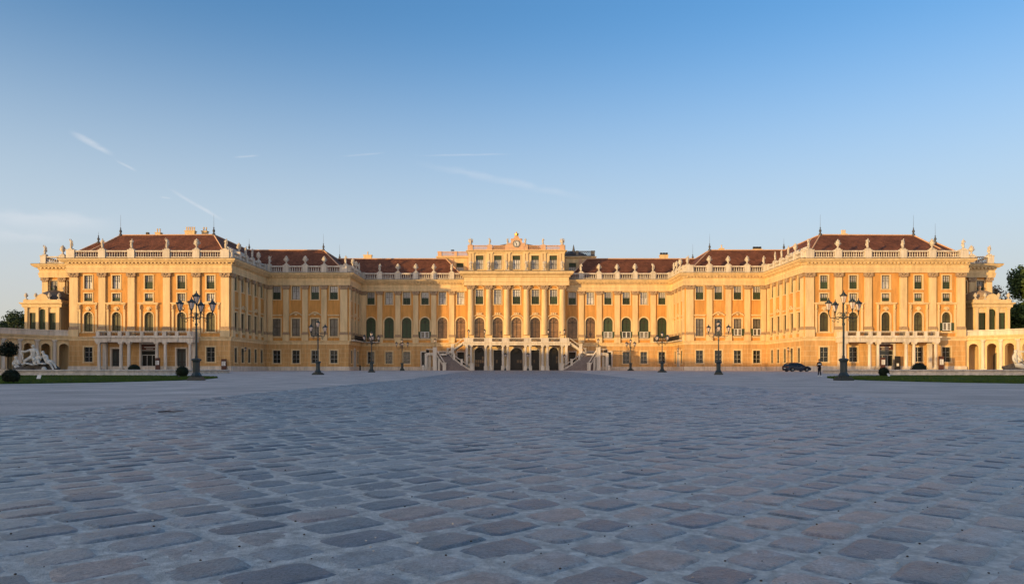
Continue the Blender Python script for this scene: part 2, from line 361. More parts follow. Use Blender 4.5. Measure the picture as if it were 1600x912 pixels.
sdir = Vector((sin(SUN_AZ)*cos(SUN_EL), cos(SUN_AZ)*cos(SUN_EL), -sin(SUN_EL)))
lo.rotation_euler = sdir.to_track_quat('-Z', 'Y').to_euler(); lo.location = (-60, -60, 40)
cd = bpy.data.cameras.new('camera'); cam = bpy.data.objects.new('camera', cd); C.objects.link(cam); S.camera = cam
cam.location = (CX, 0, CZ); cam.rotation_euler = (radians(90), 0, 0)
cd.sensor_width = 36; cd.lens = 36*F/1600; cd.shift_y = (577.5-456)/1600; cd.shift_x = -.0006
cd.clip_start = .1; cd.clip_end = 9000
S.view_settings.view_transform = 'Standard'; S.view_settings.look = 'None'; S.view_settings.exposure = 1.97; S.view_settings.gamma = 1

# ------------------------------------------------------------------ ground
def strip(name, x0, x1, ys, dz, m, nx=1):
    b = MB()
    for y0, y1 in zip(ys[:-1], ys[1:]):
        b.quad((x0, y0, gz(y0)+dz), (x1, y0, gz(y0)+dz), (x1, y1, gz(y1)+dz), (x0, y1, gz(y1)+dz))
    o = b.build(name, m); return tag(o, kind='structure')
tag(strip('ground', -5000, 5000, [-5000, -200, 0, 55, 80, 110, 140, 176.2, 8000], 0, 'gravel'), kind='structure')
strip('cobbled_avenue', -9.3, 9.3, [62, 90, 120, 151], .012, 'farpave')
strip('avenue_bedding', -9.3, 9.3, [-4, 55, 62], .004, 'grout')
def cobbles():
    """setts laid on the diagonal: each its own rounded, slightly domed block"""
    vs, fs, tones = [], [], []
    c45 = sqrt(.5); ru = (c45, c45); rv = (-c45, c45)
    rng = random.Random(3); v = -34.0; row = 0
    while v < 54:
        rh = .285+rng.uniform(-.02, .025); u = -20+rng.uniform(0, .4)
        while u < 58:
            ln = .36+rng.uniform(-.06, .08)
            cu, cv = u+ln/2, v+rh/2
            x = cu*ru[0]+cv*rv[0]; y = cu*ru[1]+cv*rv[1]
            u += ln
            if y < 1.7 or y > 62.1 or abs(x) > 9.25 or abs(x-CX) > y*.76+1.2: continue
            ga = .015+rng.uniform(0, .012)*(1 if y < 9 else .8)
            hu, hv = ln/2-ga, rh/2-ga
            nu, nv = (9, 8) if y < 6 else ((6, 5) if y < 12 else (4, 4))
            tone = rng.random(); tilt = (rng.gauss(0, .003), rng.gauss(0, .003)); top = .007+rng.uniform(-.003, .004)
            rot = rng.gauss(0, .03); cr, sr = cos(rot), sin(rot); sk = rng.uniform(-.12, .12); pw = rng.uniform(5, 14)
            dome = rng.uniform(.001, .006); base = len(vs); ox, oy = rng.uniform(0, 50), rng.uniform(0, 50)
            zb_ = gz(y)
            def pt(a, b, z):      # a, b in -1..1 on the rounded outline
                l = (abs(a)**pw+abs(b)**pw)**(1/pw); mx = max(abs(a), abs(b))
                k = mx/l if l > 1e-6 else 1
                wob = 1+.07*noise.noise(Vector((a*1.7+ox, b*1.7+oy, 0)))*mx
                a2, b2 = a*k*wob, b*k*wob
                uu, vv = hu*(a2+sk*b2*.5), hv*b2*(1+.1*sk*a2)
                uu, vv = uu*cr-vv*sr, uu*sr+vv*cr
                return (x+uu*ru[0]+vv*rv[0], y+uu*ru[1]+vv*rv[1], z+zb_)
            edge = (1-.16, 1.0) if y < 12 else (.88, 1.0)
            ga_ = [-edge[0]+2*edge[0]*i/(nu-1) for i in range(nu)]; gb_ = [-edge[0]+2*edge[0]*j/(nv-1) for j in range(nv)]
            A = [-1]+ga_+[1]; B = [-1]+gb_+[1]
            for jb, b in enumerate(B):
                for ia, a in enumerate(A):
                    rim = ia in (0, len(A)-1) or jb in (0, len(B)-1)
                    z = top+dome*(1-(a*a+b*b)*.6)+tilt[0]*a+tilt[1]*b
                    if y < 12: z += .004*noise.noise(Vector((a*2.4+ox, b*2.4+oy, 3)))+.002*noise.noise(Vector((a*6+ox, b*6+oy, 9)))
                    if rim: z = -.002
                    vs.append(pt(a, b, z)); tones.append(tone)
            k = len(A)
            for j in range(len(B)-1):
                for i in range(k-1): q = base+j*k+i; fs.append((q, q+1, q+k+1, q+k))
        v += rh; row += 1
    me = bpy.data.meshes.new('cobblestones'); me.from_pydata(vs, [], fs); me.materials.append(M['stone'])
    at = me.attributes.new('tone', 'FLOAT', 'POINT'); at.data.foreach_set('value', tones)
    me.polygons.foreach_set('use_smooth', [True]*len(fs)); me.update()
    tag(link('cobblestones', me), 'blue-grey sandstone setts laid diagonally down the middle of the court', kind='stuff')
cobbles()
def pebbles():
    b = MB(); rng = random.Random(5)
    for _ in range(900):
        y = 2+rng.random()**2*16; x = CX+rng.uniform(-1, 1)*(y*.76); r = rng.uniform(.002, .006)*(1+y*.05)
        if abs(x) > 9.2: continue
        z = .036+r*.4 if rng.random() < .2 else .008
        b.ball((x, y, z), (r, r*rng.uniform(.6, 1), r*.6), 5, 3, 0 if rng.random() < .6 else 1)
    tag(b.build('loose_gravel', ['sashdark', 'pale'], smooth=True), 'loose grit scattered in the joints of the setts', kind='stuff')
pebbles()
def litter():      # dry twig lying on the setts
    b = MB(); b.tube([(-7.1, 12.5, .03), (-6.95, 12.52, .04), (-6.8, 12.5, .035), (-6.65, 12.53, .05)], [.008, .011, .01, .004], 5)
    tag(b.build('twig', 'bark'), 'long dry twig lying on the setts left of the middle', 'twig')
litter()

# ------------------------------------------------------------------ palace
P = thing('palace', (0, 150, .6), 'long ochre baroque palace with cream pilasters, red tiled roofs and stone balustrade', 'palace')
P.location = (0, 0, 0)
Z_PL, Z_R1, Z_S1, Z_B, Z_CAP, Z_ENT = 1.42, 6.03, 6.80, 8.2, 17.45, 18.35
WIN = {}
def window_proto(key, name, w, h, style, arch=False, sur=.2):
    """local frame: x along the wall, y into it, opening centred on x, sill at z=0"""
    r = w/2; b = MB(); d = .32
    def arc(rad, n=12): return [(rad*cos(pi*i/n), rad*sin(pi*i/n)) for i in range(n+1)]
    hs = h-r if arch else h
    # surround standing 6 cm proud
    b.box(-r-sur, -r, -.07, .02, -.02, hs); b.box(r, r+sur, -.07, .02, -.02, hs)
    b.box(-r-sur-.06, r+sur+.06, -.14, .02, -.2, -.02)
    if arch: b.disc_y(0, -.07, .02, hs, r+sur, 14, 0, 0, pi, r)
    else: b.box(-r-sur, r+sur, -.072, .02, hs, hs+sur)
    root = b.build(name, 'trim', P)
    # reveal
    p = MB()
    out = [(-r, 0), (-r, hs)]+([(x, hs+z) for x, z in arc(r)[::-1]][1:-1] if arch else [])+[(r, hs), (r, 0)]
    n = len(out)
    p.add([(x, .0, z) for x, z in out]+[(x, d, z) for x, z in out], [(i, (i+1) % n, n+(i+1) % n, n+i) for i in range(n)])
    p.build('reveal', 'trim', root)
    g = MB(); g.add([(x, d-.02, z) for x, z in out], [tuple(range(n))])
    gm = 'olive' if key == 'aA' else {'half': 'curtain', 'mezz': 'curtain', 'green': 'green', 'tall': 'greycurtain', 'brown': 'blind', 'bars': 'darkglass', 'attic': 'curtain', 'dark': 'darkglass'}[style]
    g.build('pane', gm, root)
    s = MB(); y0, y1 = d-.09, d-.03; fr = .08; t = .035
    s.box(-r, -r+fr, y0, y1, 0, hs); s.box(r-fr, r, y0, y1, 0, hs); s.box(-r+fr, r-fr, y0, y1, 0, fr); s.box(-t, t, y0-.02, y1, fr, hs+(r*.95 if arch else 0))
    if arch: s.disc_y(0, y0, y1, hs, r, 12, 0, 0, pi, r-fr)
    else: s.box(-r+fr, r-fr, y0, y1, hs-fr, hs)
    if style in ('half',):
        for k in (.62, .80): s.box(-r+fr, r-fr, y0+.01, y1, h*k-.02, h*k+.02)
        for x in (-r*.5, r*.5): s.box(x-.018, x+.018, y0+.01, y1, h*.5, hs-fr)
    if style == 'mezz':
        for x in (-r*.5, r*.5): s.box(x-.02, x+.02, y0+.01, y1, fr, hs-fr)
        s.box(-r+fr, r-fr, y0+.012, y1, h*.5-.03, h*.5+.03)
    if style in ('green', 'brown', 'tall'):
        zz = hs*.98 if arch else h*.5
        s.box(-r+fr, r-fr, y0+.005, y1, zz-.05, zz+.05)
        if arch:
            s.box(-r+fr, r-fr, y0+.005, y1, hs*.42-.025, hs*.42+.025)
            for a in (pi/4, 3*pi/4): s.tube([(0, y0+.03, hs), (r*.93*cos(a), y0+.03, hs+r*.93*sin(a))], .03, 4)
    if style == 'attic':
        for x in (-r*.5, r*.5): s.box(x-.03, x+.03, y0+.01, y1, fr, h*.7)
        for k in (.37, .70): s.box(-r+fr, r-fr, y0+.01, y1, h*k-.04, h*k+.04)
    if style == 'bars':
        for k in (.33, .66): s.box(-r+fr, r-fr, y0+.005, y1, h*k-.03, h*k+.03)
    s.build('sash', {'half': 'sashdark', 'mezz': 'sashdark', 'bars': 'curtain', 'attic': 'sashdark'}.get(style, 'sashdark'), root)
    if style in ('half', 'mezz', 'attic'):
        q = MB(); zt = {'half': h*.52, 'mezz': h*.40, 'attic': 0}[style]
        if style == 'attic':
            q.box(-r+fr, r-fr, y0-.01, y0+.02, h*.72, hs-fr)
        else:
            for sx in (-1, 1):
                a0, a1 = (fr*.6, r-fr*.6) if sx > 0 else (-r+fr*.6, -fr*.6)
                k = int(zt/.16)
                for i in range(k): z = .05+i*zt/k; q.add([(a0, y0-.05, z), (a1, y0-.05, z), (a1, y0-.012, z+zt/k*.96), (a0, y0-.012, z+zt/k*.96)], [(0, 1, 2, 3)])
        q.build('shutter', 'green', root)
    if style == 'bars':
        q = MB()
        for i in range(5): x = -r+w*(i+.5)/5; q.box(x-.02, x+.02, .02, .06, .02, h-.02)
        for i in range(4): z = h*(i+.5)/4; q.box(-r, r, .025, .055, z-.02, z+.02)
        q.build('grille', 'iron', root)
    WIN[key] = (root, kidtree(root), [False]); return root
window_proto('uA', 'window', 1.46, 2.42, 'half'); window_proto('uC', 'window', 1.63, 2.76, 'half')
window_proto('uM', 'window', 1.67, 3.2, 'half'); window_proto('at', 'window', 1.7, 3.05, 'attic', sur=.25)
window_proto('mz', 'small_window', 1.46, 1.42, 'mezz'); window_proto('aA', 'arched_window', 1.6, 3.5, 'green', True)
window_proto('aC', 'arched_window', 2.14, 4.65, 'green', True, .28); window_proto('aM', 'arched_window', 2.17, 4.75, 'brown', True, .28)
window_proto('aB', 'arched_window', 2.14, 4.65, 'brown', True, .28)
window_proto('tB', 'tall_window', 1.65, 3.6, 'tall', sur=.26); window_proto('tD', 'tall_window', 1.5, 3.6, 'dark', sur=.26)
window_proto('gr', 'barred_window', 1.55, 2.7, 'bars', sur=.22); window_proto('gN', 'barred_window', 1.2, 2.7, 'bars', sur=.2)
window_proto('uN', 'window', 1.3, 2.76, 'half', sur=.18)
def put(key, o, rot, lx, z, s=1):
    root, tree, used = WIN[key]
    x = o[0]+cos(rot)*lx; y = o[1]+sin(rot)*lx
    if used[0] and key in ('uA', 'uC', 'uN', 'uM', 'mz') and random.random() < .16: tree = [t for t in tree if 'shutter' not in t[0].name]
    c = root if not used[0] else dup(root, P, tree)
    used[0] = True
    c.location = (x*s, y, z); c.rotation_euler = (0, 0, rot*s); return c
def frame(o, rot): return Matrix.Translation((o[0], o[1], 0)) @ Matrix.Rotation(rot, 4, 'Z')
def wallband(b, x0, x1, z0, z1, ops, mi=0):
    """flat wall face with openings (cx, w, zb, h, arch)"""
    xs = x0
    for cx, w, zb, h, arch in sorted(ops):
        a, c = cx-w/2, cx+w/2
        b.quad((xs, 0, z0), (a, 0, z0), (a, 0, z1), (xs, 0, z1), mi=mi)
        if zb > z0: b.quad((a, 0, z0), (c, 0, z0), (c, 0, zb), (a, 0, zb), mi=mi)
        zt = zb+h
        if arch:
            r = w/2; zs = zt-r; n = 12
            for i in range(n):
                a0, a1 = pi-pi*i/n, pi-pi*(i+1)/n
                b.quad((cx+r*cos(a0), 0, zs+r*sin(a0)), (cx+r*cos(a1), 0, zs+r*sin(a1)), (cx+r*cos(a1), 0, z1), (cx+r*cos(a0), 0, z1), mi=mi)
        elif zt < z1: b.quad((a, 0, zt), (c, 0, zt), (c, 0, z1), (a, 0, z1), mi=mi)
        xs = c
    b.quad((xs, 0, z0), (x1, 0, z0), (x1, 0, z1), (xs, 0, z1), mi=mi)
def pilaster(T, lx, w, s, z0=Z_B, zc=Z_CAP, dep=.3, rnd=False, ped=True):
    b = MB(); b.T = T; h = w/2
    if rnd: b.lathe(lx, -.15, [(h, z0+.55), (h*1.0, z0+3), (h*.86, zc)], 16, 0)
    else: b.box(lx-h, lx+h, -dep, 0.01, z0+.42, zc+.01)
    root = b.build('column' if rnd else 'pilaster', 'trim', P, mirror=s < 0, smooth=False)
    c = MB(); c.T = T; e = .08
    c.box(lx-h-.02, lx+h+.02, -dep-.05, .01, zc, zc+.1)
    c.box(lx-h*.96, lx+h*.96, -dep-.03, .01, zc+.1, zc+.66)
    for sx in (-1, 1):
        c.disc_y(lx+sx*h*.95, -dep-.16, -.02, zc+.5, .27, 10)
        c.disc_y(lx+sx*h*.35, -dep-.14, -.03, zc+.3, .2, 8)
    c.ball((lx, -dep-.1, zc+.62), (.22, .12, .16), 6, 4)
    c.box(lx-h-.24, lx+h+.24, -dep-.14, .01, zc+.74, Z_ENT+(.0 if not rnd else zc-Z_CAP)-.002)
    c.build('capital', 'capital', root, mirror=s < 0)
    d = MB(); d.T = T
    d.box(lx-h-.1, lx+h+.1, -dep-.12, .01, z0+.001, z0+.18); d.box(lx-h-.14, lx+h+.14, -dep-.15, .01, z0-.16, z0); d.box(lx-h-.05, lx+h+.05, -dep-.06, .01, z0+.18, z0+.42)
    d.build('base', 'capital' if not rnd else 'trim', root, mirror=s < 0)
    if ped:
        q = MB(); q.T = T; q.box(lx-h-.1, lx+h+.1, -dep-.1, .01, Z_S1, z0-.16); q.build('pedestal', 'trim', root, mirror=s < 0)
def hood(T, lx, kind, s, z=11.75, w=2.5):
    b = MB(); b.T = T
    if kind == 'flat':
        b.box(lx-w/2, lx+w/2, -.34, .01, z+.36, z+.52); b.box(lx-w/2+.12, lx+w/2-.12, -.2, .01, z+.2, z+.36)
    elif kind == 'seg':
        n = 10
        pts = [(lx+w/2*(2*i/n-1), -.17, z+.36+.62*sin(pi*i/n)**1.1) for i in range(n+1)]
        b.tube(pts, .15, 5); b.tube([(p[0], -.12, z+.36+(p[2]-z-.36)*.55) for p in pts[2:-2]], .07, 4)
        b.ball((lx, -.15, z+.52), (.28, .14, .22), 8, 5)
    elif kind == 'aedicule':      # flat cornice on consoles round an arched window
        b.box(lx-w/2, lx+w/2, -.42, .01, 12.72, 12.95); b.box(lx-w/2+.1, lx+w/2-.1, -.28, .01, 12.58, 12.72)
        for sx in (-1, 1):
            x = lx+sx*(w/2-.35)
            b.box(x-.17, x+.17, -.22, .01, 7.6, 11.4); b.box(x-.22, x+.22, -.3, .01, 11.4, 11.55)
            b.box(x-.15, x+.15, -.26, .01, 11.55, 12.58); b.ball((x, -.3, 12.1), (.16, .14, .4), 6, 5)
        b.disc_y(lx, -.1, .01, 11.75, .52, 12, 0, 0, pi, .3); b.ball((lx, -.14, 11.75), (.34, .14, .3), 8, 5)
    elif kind == 'arch':          # swept hood with a cartouche over the piano nobile arch
        n = 14; r = w/2
        b.tube([(lx+r*cos(pi*i/n), -.15, z+r*.62*sin(pi*i/n)) for i in range(n+1)], .13, 5)
        b.ball((lx, -.2, z+r*.62+.25), (.2, .16, .3), 8, 6)
        for sx in (-1, 1): b.ball((lx+sx*.42, -.2, z+r*.62+.28), (.26, .14, .2), 8, 5)
    b.build('window_hood', 'trim', P, mirror=s < 0)

PATH = [(-90.7, 152), (-90.7, 135.6), (-81.4, 135.6), (-81.4, 129), (-52.1, 129), (-52.1, 148), (-35, 148), (-35, 159.2), (-11.0, 159.2)]
ENTAB = [(0, 18.352), (.36, 18.352), (.36, 18.72), (.42, 18.74), (.42, 19.06), (.5, 19.08), (.5, 19.16), (.33, 19.2), (.33, 19.74), (.46, 19.8), (.5, 19.92), (.5, 20.16), (.95, 20.2), (.95, 20.34), (1.12, 20.37), (1.3, 20.6), (1.36, 20.78), (1.3, 20.8), (0, 20.82)]
def seglen(p, q): return sqrt((q[0]-p[0])**2+(q[1]-p[1])**2)
def modillions(b, path, off, z0, z1, w, step, dep):
    for p, q in zip(path[:-1], path[1:]):
        L = seglen(p, q); d = ((q[0]-p[0])/L, (q[1]-p[1])/L); nrm = (d[1], -d[0]); n = int((L-.4)/step)
        for i in range(n):
            t = L*(i+.5)/n; x, y = p[0]+d[0]*t, p[1]+d[1]*t
            T0 = b.T; b.T = Matrix.Translation((x, y, 0)) @ Matrix.Rotation(math.atan2(d[1], d[0]), 4, 'Z')
            b.box(-w/2, w/2, -off-dep, -off, z0, z1); b.T = T0
def balustrade(path, piers, s, z0=21.05, h=1.35, mat_='pale', step=.42, name='balustrade', parent=None):
    """plinth, balusters and rail between pedestals; piers: list of (segment index, local x, width)"""
    b = MB()
    b.sweep(path, [(-.2, z0-.2), (.2, z0-.2), (.2, z0+.22), (-.2, z0+.22)])
    b.sweep(path, [(-.22, z0+h-.26), (.22, z0+h-.26), (.25, z0+h-.08), (.2, z0+h), (-.2, z0+h)])
    for i, (p, q) in enumerate(zip(path[:-1], path[1:])):
        L = seglen(p, q); T = frame(p, math.atan2(q[1]-p[1], q[0]-p[0])); b.T = T
        ps = sorted((x, w) for k, x, w in piers if k == i)
        x0 = 0; gaps = []
        for x, w in ps:
            b.box(x-w/2, x+w/2, -.36, .36, z0-.2, z0+h+.02); b.box(x-w/2-.08, x+w/2+.08, -.43, .43, z0+h+.02, z0+h+.14)
            if x-w/2 > x0: gaps.append((x0, x-w/2))
            x0 = x+w/2
        if x0 < L: gaps.append((x0, L))
        for a, c in gaps:
            n = int((c-a)/step)
            for k in range(n):
                x = a+(c-a)*(k+.5)/n; zb = z0+.22; hh = h-.48
                b.lathe(x, 0, [(.08, zb), (.08, zb+.06), (.05, zb+.12), (.13, zb+hh*.4), (.055, zb+hh*.72), (.06, zb+hh*.9), (.1, zb+hh)], 6)
        b.T = None
    return b.build(name, mat_, parent or P, mirror=s < 0)
LP = dict(
 outer=dict(o=(-90.7, 135.6), rot=0, L=9.3), A=dict(o=(-81.4, 129), rot=0, L=29.3), AB=dict(o=(-52.1, 129), rot=pi/2, L=19),
 B=dict(o=(-52.1, 148), rot=0, L=17.1), BC=dict(o=(-35, 148), rot=pi/2, L=11.2), Cc=dict(o=(-35, 159.2), rot=0, L=24.0))
WX = dict(outer=[2.3, 5.6], A=[3.5, 8.6, 14.5, 20.4, 25.7], AB=[2.4, 5.75, 9.15, 12.55, 15.95], B=[2.1, 6.1, 10.1, 14.0], BC=[2.2, 5.45, 8.7], Cc=[2.4, 6.45, 10.4, 14.5, 18.45, 22.5])
PX = dict(outer=[(.75, 1.1), (4.0, 1.1), (7.3, 1.1)], A=[(1.0, 1.5), (6.1, 1.25), (11.4, 1.25), (17.8, 1.25), (23.2, 1.25), (28.4, 1.5)],
          AB=[(.75, 1.0), (4.05, .8), (7.45, .8), (10.85, .8), (14.25, .8), (17.7, .9)], B=[(.75, 1.0), (4.1, 1.15), (8.05, 1.15), (12.0, 1.15), (16.1, 1.5)],
          BC=[(.6, .9), (3.85, .75), (7.1, .75), (10.2, .9)], Cc=[(.7, 1.3), (4.4, 1.15), (8.45, 1.15), (12.45, 1.15), (16.5, 1.15), (20.5, 1.15)])
G0 = .35
for s in (1, -1):
    for key, sec in LP.items():
        o, rot, L = sec['o'], sec['rot'], sec['L']; T = frame(o, rot)
        b = MB(); b.T = T; g = MB(); g.T = T; wx = WX[key]
        main, low = [], []
        if key == 'outer':
            wallband(g, 0, L, G0, Z_R1+.3, []); wallband(b, 0, L, Z_R1+.3, 14.9, []); wallband(b, 0, L, 14.9, Z_ENT+.1, [(x, 1.46, 15.3, 2.42, False) for x in wx])
            for x in wx: put('uA', o, rot, x, 15.3, s)
        elif key == 'A':
            gw = []
            for i, x in enumerate(wx):
                if i in (0, 4) or (s < 0 and i in (1, 3)):
                    gw.append((x, 1.55, 2.2, 2.7, False)); put('gr', o, rot, x, 2.2, s)
                elif i == 2: gw.append((x, 2.9, .5, 4.9, False))
                else: gw.append((x, 1.7, .5, 4.1, False))
            wallband(g, 0, L, G0, Z_R1+.3, gw)
            wallband(b, 0, L, Z_R1+.3, 12.95, [(x, 1.6, 7.74, 3.5, True) for x in wx]); wallband(b, 0, L, 12.95, 15.05, [(x, 1.46, 13.2, 1.42, False) for x in wx])
            wallband(b, 0, L, 15.05, Z_ENT+.1, [(x, 1.46, 15.45, 2.42, False) for x in wx])
            for x in wx:
                put('aA', o, rot, x, 7.74, s); put('mz', o, rot, x, 13.2, s); put('uA', o, rot, x, 15.45, s)
                hood(T, x, 'aedicule', s, w=3.7)
        elif key in ('AB', 'B', 'BC'):
            wt, wu, wg = ((1.5, 1.3, 1.2) if key != 'B' else (1.65, 1.63, 1.55))
            if key == 'BC': gw = [(2.6, 1.2, 2.13, 2.7, False), (5.6, 1.7, .6, 4.6, True), (8.6, 1.2, 2.13, 2.7, False)]; put('gN', o, rot, 2.6, 2.13, s); put('gN', o, rot, 8.6, 2.13, s)
            else:
                gw = [(x, wg, 2.13, 2.7, False) for x in wx]
                for x in wx: put('gr' if key == 'B' else 'gN', o, rot, x, 2.13, s)
            wallband(g, 0, L, G0, Z_R1+.3, gw); wallband(b, 0, L, Z_R1+.3, 13.2, [(x, wt, 7.78, 3.6, False) for x in wx])
            wallband(b, 0, L, 13.2, Z_ENT+.1, [(x, wu, 15.42, 2.76, False) for x in wx])
            for i, x in enumerate(wx):
                put(('tB' if (key == 'B' and not (i == 0 and s > 0)) else 'tD') if key == 'B' else 'tD', o, rot, x, 7.78, s) if key != 'B' else put('tB', o, rot, x, 7.78, s)
                put('uC' if key == 'B' else 'uN', o, rot, x, 15.42, s)
                seg = (key == 'B' and i in (1, 2)) or (key != 'B' and i % 2 == 1)
                hood(T, x, 'seg' if seg else 'flat', s, w=2.5 if key == 'B' else 1.9)
        else:
            gw = []
            for i, x in enumerate(wx):
                if i < 3: gw.append((x, 1.55, 2.16, 2.6, False)); put('gr', o, rot, x, 2.14, s)
                else: gw.append((x, 1.5, .6, 4.1, False))
            wallband(g, 0, L, G0, Z_R1+.3, gw); wallband(b, 0, L, Z_R1+.3, 14.0, [(x, 2.14, 7.81, 4.65, True) for x in wx])
            wallband(b, 0, L, 14.0, Z_ENT+.1, [(x, 1.63, 15.4, 2.76, False) for x in wx])
            for i, x in enumerate(wx):
                put('aC' if (i < 4) else 'aB', o, rot, x, 7.81, s); put('uC', o, rot, x, 15.4, s)
        g.build('ground_storey', 'rust', P, mirror=s < 0); b.build('wall', 'wall', P, mirror=s < 0)
        for lx, w in PX[key]: pilaster(T, lx, w, s)
        # doors of this section
        if key in ('A', 'Cc', 'BC'):
            ds = []
            if key == 'A': ds = [(14.5, 2.9, .5, 4.9, 0)]+([(8.6, 1.7, .5, 4.1, 0), (20.4, 1.7, .5, 4.1, 0)] if s > 0 else [])
            if key == 'Cc': ds = [(x, 1.5, .6, 4.1, 0) for x in wx[3:]]
            if key == 'BC': ds = [(5.6, 1.7, .6, 4.6, 1)]
            for x, w, zb, h, ar in ds:
                d = MB(); d.T = T; r = w/2; hs = h-r if ar else h
                for sx in (-1, 1): d.box(x+sx*(r+.14)-.14, x+sx*(r+.14)+.14, -.1, .35, zb, zb+hs)
                if ar: d.disc_y(x, -.1, .35, zb+hs, r+.28, 12, 0, 0, pi, r)
                else: d.box(x-r-.28, x+r+.28, -.102, .35, zb+hs, zb+hs+.28)
                dr = d.build('door', 'pale', P, mirror=s < 0)
                l = MB(); l.T = T; l.box(x-r, x+r, .35, .42, zb, zb+h)
                l.build('door_leaf', 'darkglass' if w > 2 else 'black', dr, mirror=s < 0)
                t = MB(); t.T = T
                if w > 2:
                    for k in (-.5, -.17, .17, .5): t.box(x+k*w*.96-.05, x+k*w*.96+.05, .27, .34, zb, zb+2.95)
                    for z in (zb+.95, zb+2.95, zb+3.8): t.box(x-r, x+r, .26, .345, z-.06, z+.06)
                    t.build('glazing_bar', 'curtain', dr, mirror=s < 0)
                    t = MB(); t.T = T; t.box(x-r+.05, x+r-.05, .18, .25, zb+3.9, zb+4.8)
                    t.build('sign_board', 'brownsign', dr, mirror=s < 0)
                    t = MB(); t.T = T; rr = random.Random(2)
                    for zz, a, c, hh in ((zb+4.3, -.95, .95, .15), (zb+4.05, -.6, .6, .1)):
                        xx = x+a
                        while xx < x+c: lw = rr.uniform(.06, .12); t.box(xx, xx+lw, .165, .178, zz, zz+hh); xx += lw+.03
                    t.build('lettering', 'white', dr, mirror=s < 0)
                else:
                    for k in (-.25, .25): t.box(x+k*w-.27, x+k*w+.27, .31, .345, zb+.3, zb+1.6); t.box(x+k*w-.27, x+k*w+.27, .31, .345, zb+1.8, zb+h*.85)
                    t.build('door_panel', 'iron', dr, mirror=s < 0)
    # swept courses
    b = MB(); b.sweep(PATH, [(0, .25), (.16, .25), (.16, 1.3), (.08, Z_PL), (0, Z_PL)]); b.build('plinth', 'pale', P, mirror=s < 0)
    b = MB(); b.sweep(PATH, [(0, Z_R1), (.1, Z_R1), (.12, 6.45), (.22, 6.5), (.3, 6.74), (.26, Z_S1), (0, Z_S1+.002)]); b.build('string_course', 'trim', P, mirror=s < 0)
    b = MB(); b.sweep(PATH, [(0, 7.42), (.12, 7.42), (.16, 7.52), (.12, 7.56), (0, 7.56)]); b.build('sill_course', 'trim', P, mirror=s < 0)
    b = MB(); b.sweep(PATH, ENTAB); modillions(b, PATH, .5, 19.95, 20.18, .34, .66, .38); b.build('cornice', 'trim', P, mirror=s < 0)
    b = MB(); b.sweep(PATH, [(-.5, 20.83), (1.32, 20.83), (1.3, 20.88), (.38, 21.0), (.3, 21.09), (-.5, 21.09)]); b.build('flashing', 'flash', P, mirror=s < 0)
    piers = []; order = [None, 'outer', None, 'A', 'AB', 'B', 'BC', 'Cc']
    for i, k in enumerate(order):
        if k:
            for lx, w in PX[k]:
                if k == 'outer' and lx > 7: continue
                piers.append((i, lx if not (lx < 1.2) else .4, w*.95 if w < 1.4 else 1.5))
    balustrade(PATH, piers, s)

